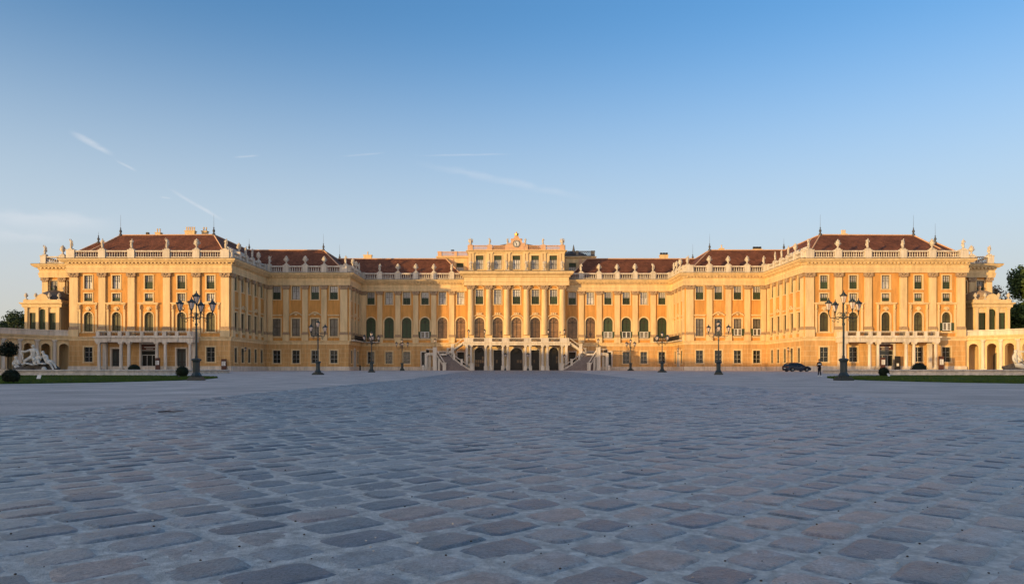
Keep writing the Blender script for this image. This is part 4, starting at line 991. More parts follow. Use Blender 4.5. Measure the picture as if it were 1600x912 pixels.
def place_series(items, wing, side):
    nS = nV = 0
    for kind, x, y in items:
        if kind == 'S': w, n = 'statue', nS; nS += 1
        else: w, n = 'vase', nV; nV += 1
        tot = sum(1 for i in items if i[0] == kind)
        pos = ('only' if tot == 1 else ORD[n])
        lab = f'pale stone {w} on the {side} {wing} parapet, {pos} {w} from the outer end' if tot > 1 else f'pale stone {w} on the {side} {wing} parapet, the only {w} there'
        fx = 0 if abs(y-129) < 1 or abs(y-148) < .5 or abs(y-159.2) < .5 or y < 137 and abs(x) > 80 else (pi/2 if side == 'left' else -pi/2)
        statue(kind, x, y, ZT, lab, fx+random.uniform(-.25, .25), .95+random.uniform(-.04, .04), random.randrange(5))
def sg(side): return 1 if side == 'left' else -1
for side in ('left', 'right'):
    q = sg(side)
    place_series([('S' if side == 'left' else 'S', -90.1*q, 135.6), ('V', -86.7*q, 135.6)], 'outermost set-back', side)
    place_series([('S', -81.0*q, 129), ('S' if side == 'left' else 'V', -75.3*q, 129), ('S', -70*q, 129), ('S', -63.6*q, 129), ('V', -58.2*q, 129), ('S', -52.9*q, 129)], 'front pavilion', side)
    place_series([('V', -52.1*q, 133.05), ('S', -52.1*q, 136.45), ('S', -52.1*q, 139.85), ('V' if side == 'left' else 'S', -52.1*q, 143.25)], 'pavilion side', side)
    place_series([('S', -51.5*q, 148), ('V', -48*q, 148), ('V', -44.05*q, 148), ('V', -40.1*q, 148), ('S', -35.6*q, 148)], 'inner wing', side)
    place_series([('V', -35*q, 151.85), ('V', -35*q, 155.1), ('S', -35*q, 158.0)], 'inner wing side', side)
    place_series([('S', -30.6*q, 159.2), ('V', -26.55*q, 159.2), ('V', -22.55*q, 159.2), ('V', -18.5*q, 159.2), ('S', -14.5*q, 159.2)], 'recessed range', side)
for i, x in enumerate((-10.1, -6.15, -2.17, 2.17, 6.15, 10.1)):
    statue('S', x, 157.3, 22.6, f'warm stone statue before the clock storey, {ORD[i]} of six from the left', 0, 1.15, i)
for i, x in enumerate((-10.2, -5.95, -2.0, 2.0, 5.95, 10.2)):
    if abs(x) > 9:
        o = thing('eagle_ornament', (x, YA, 28.54), f'stone eagle on the {"left" if x<0 else "right"} end pier of the clock storey', 'eagle ornament', 'ornaments on the clock storey parapet')
        b = MB(); b.ball((0, 0, .2), (.35, .35, .22)); b.ball((0, 0, .75), (.3, .25, .5)); b.ball((0, -.1, 1.35), (.15, .2, .17)); b.build('body', 'statue', o, True)
        for sx in (-1, 1): b = MB(); b.ball((sx*.36, .05, .95), (.16, .1, .5)); b.build('wing', 'statue', o, True)
    else: statue('S', x, YA, 28.5, f'pale trophy figure on the clock storey parapet, {ORD[i-1]} of four from the left', 0, .75, i+1)
o = thing('weather_vane', (-15.3, 172, 27.3), 'thin dark weather vane above the left rooftop block', 'weather vane')
b = MB(); b.tube([(0, 0, 0), (0, 0, 2.6)], .05, 5); b.ball((0, 0, 1.8), .2); b.build('rod', 'black', o); b = MB(); b.box(-.5, .3, -.02, .02, 2.2, 2.5); b.build('vane', 'black', o)

# ------------------------------------------------------------------ lamps
def lantern(parent, x, y, z, sc=1.0):
    T = Matrix.Translation((x, y, z)) @ Matrix.Scale(sc, 4)
    b = MB(); b.T = T; b.lathe(0, 0, [(.03, -.35), (.06, -.1), (.1, 0), (.11, .03)], 6); b.lathe(0, 0, [(.30, .54), (.32, .58), (.16, .74), (.14, .80), (.05, .86), (.05, .95), (.015, 1.05)], 6)
    for i in range(6):
        a = 2*pi*i/6; b.tube([(.11*cos(a), .11*sin(a), .02), (.265*cos(a), .265*sin(a), .56)], .017, 4)
        b.ball((.3*cos(a), .3*sin(a), .64), (.035, .035, .07), 4, 3)
    r = b.build('lantern', 'iron', parent)
    g = MB(); g.T = T; g.lathe(0, 0, [(.10, .03), (.255, .545)], 6); g.build('pane', 'lampglass', r); return r
def street_lamp():
    o = thing('street_lamp')
    b = MB(); b.box(-.5, .5, -.5, .5, -.1, .1); b.box(-.42, .42, -.42, .42, .1, .2)
    b.lathe(0, 0, [(.38, .2), (.40, .3), (.30, .45), (.24, .55), (.25, 1.25), (.29, 1.35), (.36, 1.42), (.36, 1.48), (.2, 1.55)], 8); b.build('base', 'iron', o)
    b = MB(); b.lathe(0, 0, [(.11, 1.5), (.10, 1.7), (.075, 1.75), (.07, 3.9), (.1, 3.95), (.1, 4.05), (.06, 4.1), (.06, 4.55), (.11, 4.6), (.09, 4.75), (.04, 4.85), (.045, 5.3)], 8); b.build('pole', 'iron', o)
    for k in range(4):
        a = k*pi/2; d = Vector((cos(a), sin(a), 0)); b = MB()
        pts = [(.0, 4.35), (.35, 4.52), (.75, 4.42), (1.0, 4.45), (1.12, 4.7)]
        b.tube([d*r+Vector((0, 0, z)) for r, z in pts], .028, 5)
        cc = d*.3+Vector((0, 0, 4.66)); b.tube([cc+d*(.17*cos(t))+Vector((0, 0, .17*sin(t))) for t in [i*pi/5 for i in range(9)]], .022, 4)
        cc = d*.72+Vector((0, 0, 4.28)); b.tube([cc+d*(.12*cos(t))+Vector((0, 0, -.12*sin(t))) for t in [i*pi/5 for i in range(9)]], .02, 4)
        b.build('arm', 'iron', o)
        lantern(o, 1.12*cos(a), 1.12*sin(a), 4.98, .86)
    lantern(o, 0, 0, 5.5, .9); return o
lamp0 = street_lamp(); lt = kidtree(lamp0)
lamps = [(-23.7, 51.3, 8, 'left', 'nearest'), (22.9, 51.0, 5, 'right', 'nearest'), (-23.6, 83, -28, 'left', 'second nearest'), (23.2, 83, -14, 'right', 'second nearest'),
         (-22.9, 111, 20, 'left', 'third nearest'), (22.5, 111, 38, 'right', 'third nearest'), (-23.1, 143, 12, 'left', 'farthest'), (22.9, 143, 30, 'right', 'farthest')]
for i, (x, y, a, sd, nm) in enumerate(lamps):
    o = lamp0 if i == 0 else dup(lamp0, None, lt)
    o.location = (x, y, gz(y)+.05); o.rotation_euler = (0, 0, radians(a))
    tag(o, f'dark iron street lamp with five lanterns, the {nm} of the {sd} row', 'street lamp', 'candelabra street lamps lining the avenue')
def post_lamp():
    o = thing('lantern_post'); b = MB(); b.lathe(0, 0, [(.14, 0), (.14, .12), (.06, .25), (.05, .7), (.08, .75), (.04, .8)], 8); b.build('post', 'iron', o); lantern(o, 0, 0, 1.0, .95); return o
pl0 = post_lamp(); plt_ = kidtree(pl0)
pls = [((-17.5, 152.3, 5.62), 'small iron lantern on the pier of the left outer stair landing'), ((17.5, 152.3, 5.62), 'small iron lantern on the pier of the right outer stair landing'),
       ((-10.4, 154.15, 7.68), 'small iron lantern at the left end of the central balcony'), ((-6.9, 154.15, 7.68), 'small iron lantern on the central balcony between the left and second arched windows'),
       ((6.9, 154.15, 7.68), 'small iron lantern on the central balcony between the right two arched windows'), ((10.4, 154.15, 7.68), 'small iron lantern at the right end of the central balcony'),
       ((-10.2, 151.5, 2.22), 'small iron lantern on the foot pier of the left stair'), ((10.2, 151.5, 2.22), 'small iron lantern on the foot pier of the right stair')]
for i, (p, lab) in enumerate(pls):
    o = pl0 if i == 0 else dup(pl0, None, plt_); o.location = p; tag(o, lab, 'lantern', 'small lanterns on the stairs and balcony')
for sx, nm in ((-1, 'left'), (1, 'right')):
    o = thing('lantern_standard', (sx*2.45, 153.6, gz(153.6)), f'tall slim iron lantern standard just {nm} of the central doorway', 'lantern', 'lantern standards by the middle door')
    b = MB(); b.lathe(0, 0, [(.2, 0), (.2, .3), (.1, .5), (.06, .8), (.05, 2.4), (.09, 2.5), (.05, 2.6)], 8); b.build('post', 'iron', o); lantern(o, 0, 0, 2.85, 1.1)
def wall_lamp(x, y, z, dx, dy, lab):
    o = thing('wall_lamp', (x, y, z), lab, 'wall lamp', 'bracket lamps on the palace wall'); b = MB()
    b.tube([(0, 0, 0), (dx*.5, dy*.5, .15), (dx, dy, 0)], .035, 5); b.tube([(0, 0, -.4), (dx*.7, dy*.7, .1)], .02, 4); b.build('bracket', 'iron', o); lantern(o, dx, dy, -.1+.3, .7)
wall_lamp(-25.9, 159.1, 5.9, 0, -.8, 'small bracket lamp on the recessed wall behind the third lamp of the left row')
wall_lamp(-52.0, 133.9, 4.2, .8, 0, 'small bracket lamp on the shaded side wall of the left pavilion')
wall_lamp(52.0, 134.2, 4.2, -.8, 0, 'small bracket lamp on the sunlit side wall above the parked car')
wall_lamp(34.9, 150.2, 4.0, -.8, 0, 'small bracket lamp beside the doorway under the right corner balcony')

# ------------------------------------------------------------------ arcades and terrace pavilions
APTS = [(81.5, 129.5), (84.0, 128.2), (85.95, 126.3), (87.4, 123.9), (88.4, 121.2), (89.0, 118.4), (89.2, 115.5), (89.2, 112.6), (89.2, 109.7), (89.2, 106.8)]
for s, side in ((-1, 'right'), (1, 'left')):
    a = thing('arcade', (0, 0, 0), f'low curved {"sunlit" if s<0 else "shaded"} arcade joining the {side} front pavilion', 'arcade', 'curved arcades beside the palace')
    # left-half coordinates (negative x); mirrored for the right
    pts = [(-x+(.5 if s > 0 else 0), y) for x, y in APTS][::-1]     # from the near end to the palace: outward = right-hand side
    pts2 = pts
    for i, (p, q) in enumerate(zip(pts2[:-1], pts2[1:])):
        L = seglen(p, q); T = frame(p, math.atan2(q[1]-p[1], q[0]-p[0])); c = L/2; w = 1.5
        b = MB(); b.T = T
        wallband(b, 0, L, .3, 6.75, [(c, w, .3, 5.2, True)])
        b.T = T @ Matrix.Translation((0, .9, 0)); wallband(b, 0, L, .3, 6.75, [(c, w, .3, 5.2, True)]); b.T = T
        r = w/2; out = [(c-r, .3)]+[(c+r*cos(pi-pi*k/12), 4.75+r*sin(pi-pi*k/12)) for k in range(13)]+[(c+r, .3)]
        n = len(out); b.add([(x, 0, z) for x, z in out]+[(x, .9, z) for x, z in out], [(k, k+1, n+k+1, n+k) for k in range(n-1)])
        b.build('arch_bay', 'trim', a, mirror=s < 0)
        b = MB(); b.T = T; b.disc_y(c, -.08, .01, 4.75, r+.2, 12, 0, 0, pi, r)
        for sx in (-1, 1): b.box(c+sx*(r+.1)-.1, c+sx*(r+.1)+.1, -.08, .01, .9, 4.6); b.box(c+sx*(r+.1)-.16, c+sx*(r+.1)+.16, -.14, .01, 4.6, 4.76)
        b.build('arch_moulding', 'trim', a, mirror=s < 0)
        b = MB(); b.T = T; b.lathe(0, -.1, [(.34, .9), (.36, 1.3), (.33, 1.4), (.29, 5.4), (.28, 5.7), (.38, 5.75), (.4, 6.0)], 10); b.box(-.5, .5, -.55, .2, .3, .95); b.box(-.42, .42, -.5, .1, 6.0, 6.15)
        b.build('half_column', 'pale', a, mirror=s < 0)
    b = MB(); b.sweep(pts2, [(-.1, 6.15), (.42, 6.15), (.42, 6.5), (.5, 6.55), (.65, 6.8), (.7, 6.95), (0, 6.96)]); b.build('cornice', 'trim', a, mirror=s < 0)
    b = MB(); b.sweep(pts2, [(-.5, 6.97), (.2, 6.97), (.2, 7.7), (.3, 7.75), (.3, 7.95), (-.5, 7.95)]); b.build('parapet', 'pale', a, mirror=s < 0)
    b = MB(); b.sweep(pts2, [(-4.8, .3), (-4.8, 6.75), (-4.8, 7.5)]); b.build('back_wall', 'trim', a, mirror=s < 0)
    b = MB(); b.sweep(pts2, [(-4.8, 6.7), (-.9, 6.7)]); b.sweep(pts2, [(-5.4, 7.0), (-.45, 7.0)]); b.build('terrace', 'trim', a, mirror=s < 0)
    for i, (p, q) in enumerate(zip(pts2[:-1], pts2[1:])):
        if i < 3: continue
        L = seglen(p, q); T = frame(p, math.atan2(q[1]-p[1], q[0]-p[0])); b = MB(); b.T = T; c = L/2
        if i % 2: b.box(c-.6, c+.6, 4.55, 4.7, .3, 3.3); b.disc_y(c, 4.55, 4.7, 3.3, .6, 10, 0, 0, pi)
        else: b.box(c-.5, c+.5, 4.55, 4.7, 1.6, 3.6); b.disc_y(c, 4.5, 4.7, 3.6, .6, 10, 0, 0, pi)
        b.build('back_door' if i % 2 else 'back_window', 'sashdark', a, mirror=s < 0)
    # terrace pavilion with domed lead roof
    X0, X1, Y0, Y1 = -91.0, -84.3, 131.2, 135.5
    tp = thing('terrace_pavilion', (0, 0, 0), f'small domed pavilion with three openings above the {side} arcade', 'pavilion', 'domed pavilions above the arcades')
    b = MB(); b.box(X0+.3, X1+2.8, Y0+.1, Y1, .4, 7.6); b.build('base', 'trim', tp, mirror=s < 0)
    T = frame((X0, Y0), 0); b = MB(); b.T = T; ow = [(1.55, 1.2, 7.7, 3.6, False), (3.35, 1.3, 7.7, 4.3, True), (5.15, 1.2, 7.7, 3.6, False)]
    wallband(b, 0, 6.7, 7.5, 12.6, ow); b.T = None
    b.quad((X1, Y0, 7.5), (X1, Y1, 7.5), (X1, Y1, 12.6), (X1, Y0, 12.6)); b.quad((X0, Y0, 7.5), (X0, Y1, 7.5), (X0, Y1, 12.6), (X0, Y0, 12.6)); b.build('wall', 'trim', tp, mirror=s < 0)
    for x, w, zb, h, ar in ow:
        b = MB(); b.T = T; b.box(x-w/2, x+w/2, .25, .3, zb, zb+h); wd = b.build('window', 'green', tp, mirror=s < 0)
        b = MB(); b.T = T; b.box(x-.03, x+.03, .18, .24, zb, zb+h*.95)
        for k in (.3, .65): b.box(x-w/2, x+w/2, .19, .235, zb+h*k-.03, zb+h*k+.03)
        b.build('sash', 'sashdark', wd, mirror=s < 0)
    for x in (.4, 2.45, 4.25, 6.3):
        b = MB(); b.T = T; b.box(x-.26, x+.26, -.22, .01, 7.5, 12.0); b.box(x-.34, x+.34, -.3, .01, 12.0, 12.25); b.box(x-.34, x+.34, -.3, .01, 7.45, 7.8); b.build('pilaster', 'trim', tp, mirror=s < 0)
    b = MB(); pp = [(X0, Y1), (X0, Y0), (X1, Y0), (X1, Y1)]; b.sweep(pp, [(0, 12.25), (.3, 12.3), (.34, 12.75), (.6, 12.95), (.65, 13.15), (0, 13.17)]); b.sweep(pp, [(-.3, 13.17), (.15, 13.17), (.15, 13.7), (-.3, 13.7)])
    b.T = T; b.disc_y(3.35, -.2, .2, 13.7, 1.1, 12, 0, 0, pi); b.build('cornice', 'trim', tp, mirror=s < 0)
    b = MB(); n = 16; cx, cy = -87.3, 134.2
    b.lathe(cx, cy, [(2.7, 13.2), (2.75, 13.9), (2.5, 14.6), (1.9, 15.2), (1.1, 15.6), (.35, 15.75), (.2, 16.0), (.38, 16.3), (.2, 16.6), (.05, 16.9)], n); b.build('dome', 'lead' if s > 0 else 'capital', tp, mirror=s < 0, smooth=True)
    for k, x in enumerate((X0+.3, X0+2.1, X1-2.1, X1-.3)):
        c = statue('V', x if s > 0 else -x, Y0, 13.7, f'small stone vase on the {side} terrace pavilion, {ORD[k]} of four counted {"rightward" if s>0 else "leftward"}', 0, .62); c['group'] = 'small vases on the terrace pavilions'
# the long side wing of the court that keeps the evening sun off the paving (left of the view)
sw = thing('side_wing', (0, 0, 0), 'long low ochre wing closing the court on the left, beyond the arcade', 'building')
b = MB(); b.box(-101, -89.4, -125, 106.7, .0, 9.9); b.build('wall', 'rust', sw)
b = MB(); b.box(-101.4, -89.0, -125.4, 106.9, 9.6, 10.0); b.box(-112, -96.5, 106.91, 123, 9.6, 10.0); b.box(-111.6, -96.9, 106.92, 122.6, 0, 9.59); b.build('cornice', 'trim', sw)  # outer block behind the arcade is unseen, added to shade the left pavilion
b = MB(); b.box(-101, -89.6, -125, 106.7, 10.0, 10.06); b.box(-111, -97, 106.95, 122, 10.0, 10.2); b.build('roof', 'lead', sw)
wm = MB(); wm.box(0, .08, -.7, .7, 0, 2.4); wmm = wm.mesh('window', 'green'); wf = MB()
wf.box(0, .12, -.9, -.7, -.1, 2.6); wf.box(0, .12, .7, .9, -.1, 2.6); wf.box(0, .12, -.7, .7, 2.4, 2.6); wf.box(0, .16, -.7, .7, -.2, 0); wfm = wf.mesh('frame', 'trim')
for i in range(20):
    y = -20+i*6.2
    for z in (1.6, 5.4): w_ = link('window', wmm, sw, (-89.4, y, z)); link('frame', wfm, w_)

# ------------------------------------------------------------------ lawns, basins, fountains
def lawn(s, pts, side):
    b = MB(); zs = [(x*s, y, gz(y)+.05) for x, y in pts]; b.add(zs, [tuple(range(len(zs)))])
    for i in range(len(zs)-1):
        p, q = zs[i], zs[i+1]; b.add([p, q, (q[0], q[1], q[2]-.06), (p[0], p[1], p[2]-.06)], [(0, 1, 2, 3)])
    tag(b.build('lawn', 'lawn'), kind='structure')
    from mathutils.geometry import tessellate_polygon
    rng = random.Random(9); xs = [p[0] for p in pts]; vs, fs = [], []
    def inside(x, y):
        c = False; n = len(pts)
        for i in range(n):
            (x1, y1), (x2, y2) = pts[i], pts[i-1]
            if (y1 > y) != (y2 > y) and x < (x2-x1)*(y-y1)/(y2-y1)+x1: c = not c
        return c
    k = 0
    for _ in range(60000):
        y = rng.uniform(37, 76); x = rng.uniform(-62, -23)
        if abs(x-CX) > y*.76+2 or not inside(x, y): continue
        h = rng.uniform(.05, .12); w = rng.uniform(.03, .06); a = rng.uniform(0, pi); z = gz(y)+.04; lx, ly = rng.uniform(-.04, .04), rng.uniform(-.04, .04)
        n = len(vs); vs += [((x-w*cos(a))*s, y-w*sin(a), z), ((x+w*cos(a))*s, y+w*sin(a), z), ((x+lx)*s, y+ly, z+h)]; fs.append((n, n+1, n+2)); k += 1
    me = bpy.data.meshes.new('grass'); me.from_pydata(vs, [], fs); me.materials.append(M['blade']); me.update()
    tag(link('grass', me), f'short clipped grass in front of the {side} fountain', kind='stuff')
LW = [(-130, 34), (-33, 34.5), (-30, 36.5), (-28, 38.7), (-26, 42), (-25.1, 46), (-24.9, 51), (-25.4, 57), (-26.6, 62), (-28.6, 66.5), (-32, 70), (-38, 72.8), (-46, 74), (-130, 75)]
lawn(1, LW, 'left'); lawn(-1, LW, 'right')
# poses for the marble groups
def body(pelvis, chest, head, la, ra, ll, rl, name, sc=1.0, m='marble'):
    v = [pelvis]; e = []; rad = [.26]
    def add(p, par, r): v.append(p); e.append((par, len(v)-1)); rad.append(r); return len(v)-1
    pv, ch = Vector(pelvis), Vector(chest); hd = Vector(head)
    a = add(tuple(pv.lerp(ch, .5)), 0, .21); c = add(tuple(ch), a, .27); nk = add(tuple(ch.lerp(hd, .55)), c, .1); h1 = add(tuple(hd), nk, .18); add(tuple(hd+(hd-ch).normalized()*.14), h1, .14)
    for arm in (la, ra):
        k = c
        for i, p in enumerate(arm): k = add(p, k, (.14, .115, .09)[min(i, 2)])
    for leg in (ll, rl):
        k = 0
        for i, p in enumerate(leg): k = add(p, k, (.19, .15, .1, .08)[min(i, 3)])
    me = skin([tuple(Vector(q)*sc) for q in v], e, [r*sc for r in rad], 1, name); me.materials.append(M[m]); return me
seated = body((0, 0, 1.35), (.08, 0, 1.95), (.02, -.05, 2.42), [(-.25, 0, 2.05), (-.75, -.05, 1.85), (-1.2, -.05, 1.9)], [(.33, 0, 2.0), (.55, -.05, 1.65), (.45, -.15, 1.3)],
              [(-.15, -.1, 1.3), (-.55, -.35, 1.0), (-.75, -.3, .45), (-.8, -.45, .3)], [(.15, -.1, 1.25), (.4, -.5, 1.15), (.35, -.4, .6), (.4, -.6, .5)], 'seated_figure', 1.25)
reclin = body((1.5, 0, .95), (1.15, -.05, 1.45), (1.05, -.1, 1.9), [(1.0, 0, 1.45), (.75, -.25, 1.1), (.5, -.3, .9)], [(1.4, 0, 1.5), (1.6, -.2, 1.2), (1.4, -.3, 1.0)],
              [(1.7, -.1, .95), (2.05, -.15, .95), (2.4, -.2, .45), (2.55, -.3, .2)], [(1.6, -.2, .85), (2.0, -.4, .75), (2.2, -.35, .3), (2.4, -.5, .1)], 'reclining_figure', 1.2)
childf = body((.72, -.2, 1.15), (.72, -.2, 1.45), (.7, -.25, 1.75), [(.58, -.2, 1.5), (.45, -.3, 1.3), (.35, -.35, 1.2)], [(.85, -.2, 1.5), (1, -.3, 1.35), (1.05, -.3, 1.2)],
              [(.65, -.3, 1.05), (.55, -.5, .95), (.5, -.5, .7)], [(.8, -.3, 1.05), (.9, -.5, .95), (.9, -.5, .7)], 'child_figure', 1.15)
sitter = body((-1.55, -.2, .45), (-1.6, -.2, .95), (-1.6, -.25, 1.35), [(-1.78, -.2, 1.0), (-1.85, -.35, .7), (-1.6, -.5, .55)], [(-1.42, -.2, 1.0), (-1.3, -.35, .75), (-1.1, -.4, .7)],
              [(-1.5, -.3, .4), (-1.15, -.5, .4), (-.9, -.5, .15), (-.7, -.6, .1)], [(-1.6, -.3, .4), (-1.3, -.6, .3), (-1.0, -.6, .1), (-.8, -.7, .08)], 'sitting_figure', 1.2)
def fountain(x, y, s, side):
    zg = gz(y)
    f = thing('fountain_basin', (x, y, zg), f'long low stone basin rim around the {side} fountain', 'fountain basin', 'fountain basins on the lawns')
    R = 19.5; b = MB(); b.lathe(0, 0, [(R, -.1), (R, .12), (R-.15, .2), (R-.12, .34), (R+.12, .42), (R+.12, .52), (R-.5, .54), (R-.5, .1)], 72)
    b.f = b.f[:-2]; b.mi = b.mi[:-2]; b.build('rim', 'pale', f)
    b = MB(); b.lathe(0, 0, [(R-.5, .3), (.01, .31)], 48); b.f = b.f[:-2]; b.mi = b.mi[:-2]; b.build('water', 'water', f)
    g = thing('statue_group', (-59.85 if s > 0 else 62.9, 88, zg+.35), f'white marble figures resting on dark rock in the {side} fountain', 'statue group', 'marble groups in the fountains')
    rb = bpy.data.meshes.new('rock'); bm = bmesh.new(); bmesh.ops.create_icosphere(bm, subdivisions=4, radius=1)
    for v in bm.verts:
        k = 1+.35*noise.noise(v.co*1.8)+.18*noise.noise(v.co*4.5); v.co = Vector((v.co.x*2.7*k, v.co.y*1.5*k, max(-.1, v.co.z*1.25*k)))
    bm.to_mesh(rb); bm.free(); rb.materials.append(M['rock']); link('rock', rb, g)
    b = MB()
    for i in range(7): t = i/6; b.ball((-.7+2.4*t, -1.25-.15*sin(pi*t), .85+.08*sin(9*t)), (.34, .3, .12), 8, 5)
    b.build('shell_ledge', 'marble', g, True)
    for me, nm in ((seated, 'seated_figure'), (reclin, 'reclining_figure'), (childf, 'child_figure'), (sitter, 'sitting_figure')):
        o = link(nm, me, g, (0, -.6, .05)); o['label'] = {'seated_figure': 'tall seated man with outstretched arm', 'reclining_figure': 'woman leaning back on the rock', 'child_figure': 'small child beside the seated man', 'sitting_figure': 'low figure sitting at the water'}[nm]
        if s < 0 and nm == 'sitting_figure': o.scale = (1.1, 1.1, 1.45)
    b = MB(); b.tube([(-1.45, -.65, 2.42), (-1.2, -.7, 1.6), (-1.0, -.75, .9)], [.09, .07, .06], 6); o = b.build('oar', 'marble', g, True)
    b = MB(); b.ball((2.2, -1.9, .25), (.3, .28, .3), 8, 6); b.lathe(2.2, -1.9, [(.2, -.3), (.18, .1)], 8); b.build('stone_knob', 'marble', g, True)
fountain(-59.0, 93.5, 1, 'left'); fountain(61.2, 93.5, -1, 'right')
for o in list(C.objects):
    pass

# box balls, orange tree, trees ---------------------------------------------
def leafy(name, mat_, parent, blobs, n, size, seed, upbias=.3):
    rng = random.Random(seed); vs, fs = [], []
    tot = sum(r[0]*r[1]*r[2] for _, r in blobs)
    for c, r in blobs:
        k = int(n*r[0]*r[1]*r[2]/tot)
        for _ in range(k):
            while True:
                d = Vector((rng.gauss(0, 1), rng.gauss(0, 1), rng.gauss(0, 1)))
                if d.length > .01: break
            d.normalize(); rad = rng.random()**.28*rng.uniform(.82, 1.08)
            p = Vector((c[0]+d.x*r[0]*rad, c[1]+d.y*r[1]*rad, c[2]+d.z*r[2]*rad))
            u = Vector((rng.gauss(0, 1), rng.gauss(0, 1), rng.gauss(0, .6))).normalized(); w = u.cross(d+Vector((0, 0, upbias))+Vector((rng.gauss(0, .5), rng.gauss(0, .5), rng.gauss(0, .5)))).normalized()
            sz = size*rng.uniform(.6, 1.3); b = len(vs)
            vs += [p-u*sz, p+w*sz*.55, p+u*sz, p-w*sz*.55]; fs.append((b, b+1, b+2, b+3))
    me = bpy.data.meshes.new(name); me.from_pydata(vs, [], fs); me.materials.append(M[mat_]); me.update(); return link(name, me, parent)
def tree(x, y, h, r, m, label, seed, n=9000, size=.3, z0=2.5, tall=False, name='tree'):
    rng = random.Random(seed); g0 = gz(y); o = thing(name, (x, y, g0), label, 'tree', 'trees beyond the arcades')
    b = MB(); b.tube([(0, 0, -.2), (.1, 0, h*.3), (0, .1, h*.65)], [.35, .25, .1], 8)
    blobs = []
    for i in range(34):
        t = rng.random(); z = z0+(h-z0)*t; env = sin(pi*min(1, .12+.88*t)**.75)**.7 if not tall else (1-t)**.55*.95+.12
        rr = r*env*rng.uniform(.45, .95); a = rng.uniform(0, 2*pi); br = r*rng.uniform(.2, .36)
        c = (rr*cos(a), rr*sin(a), z-br*.3); blobs.append((c, (br, br, br*.8)))
        if i % 3 == 0: b.tube([(0, 0, z*.55), (c[0]*.5, c[1]*.5, z*.8), c], [.12, .07, .03], 5)
    b.build('trunk', 'bark', o); leafy('crown', m, o, blobs, n, size, seed); return o
tree(109.5, 148, 23, 10.5, 'leaf', 'large sunlit green tree at the right edge beyond the arcade', 1, 30000, .34, 2, True)
tree(105.5, 158, 16.0, 5.8, 'leafdark', 'dark green tree low between the pavilion and the large tree', 2, 9000, .34, 3)
tree(116.5, 172, 20.5, 5.5, 'leafred', 'thin brownish tree showing above the right terrace pavilion', 3, 3000, .26, 6)
tree(128, 166, 17, 8, 'leafdark', 'dark tree behind the large tree at the right edge', 4, 8000, .36, 3)
for i, (x, y, h, r, m, lab) in enumerate([(-143, 205, 17.0, 9, 'leafdark', 'dark round tree at the far left edge beyond the arcade'), (-133.5, 210, 18.6, 8, 'leafdark', 'tallest spreading tree beyond the left arcade'),
        (-128, 200, 14.8, 7, 'leafdark', 'low dark tree beyond the left arcade nearest the pavilion'), (-121, 214, 16.5, 7, 'leafdark', 'dark tree partly hidden by the left domed pavilion'), (-150, 216, 18, 9, 'leafdark', 'far dark tree seen behind the one at the left edge')]):
    tree(x, y, h, r, m, lab, 20+i, 7000, .42, 2)
def bush(x, y, r, label, seed, hs=1.0):
    o = thing('box_bush', (x, y, gz(y)), label, 'bush', 'clipped box balls on the lawns')
    b = MB(); b.ball((0, 0, r*.9*hs), (r*.9, r*.9, r*.9*hs), 20, 14); b.build('core', 'bush', o, True)
    leafy('foliage', 'bush', o, [((0, 0, r*.92*hs), (r, r, r*hs))], 5000, .05, seed)
bush(-29.1, 40.0, .42, 'dark clipped box ball at the left edge of the left lawn', 1); bush(-31.8, 66.5, .56, 'dark clipped box ball just left of the nearest left street lamp', 2)
bush(-52, 96, .78, 'low dark box bush beyond the left basin near the ticket door', 3, .85); bush(35.2, 69, .48, 'small clipped box ball at the tip of the right lawn', 4); bush(47.5, 84.5, .85, 'wide domed box bush standing behind the right basin end', 5, .9)
o = thing('orange_tree', (-50.6, 70.0, gz(70)), 'small potted tree with round dark crown behind the left box ball', 'potted tree')
b = MB(); b.lathe(0, 0, [(.35, 0), (.45, .1), (.5, .7), (.55, .75)], 12); b.build('pot', 'pale', o); b = MB(); b.tube([(0, 0, .5), (.02, 0, 1.7), (0, 0, 2.4)], [.05, .045, .03], 6); b.build('trunk', 'bark', o)
leafy('crown', 'bush', o, [((0, 0, 2.5), (.9, .9, .6)), ((.4, 0, 2.9), (.6, .6, .5)), ((-.5, 0, 2.7), (.6, .6, .5)), ((0, 0, 3.2), (.45, .45, .4))], 1600, .1, 8)
def tagcard(x, y, label, rz=0):
    o = thing('plant_tag', (x, y, gz(y)+.04), label, 'sign', rz=rz); b = MB(); b.tube([(0, 0, 0), (0, 0, .15)], .012, 4); b.build('stake', 'iron', o)
    b = MB(); b.T = Matrix.Translation((0, 0, .15)) @ Matrix.Rotation(radians(-25), 4, 'X'); b.box(-.13, .13, -.01, .01, 0, .26); b.build('card', 'white', o)
tagcard(-31.9, 46.5, 'small white card on a stake in the left lawn'); tagcard(31.2, 60.5, 'small white card on a stake before the right box ball', .5)

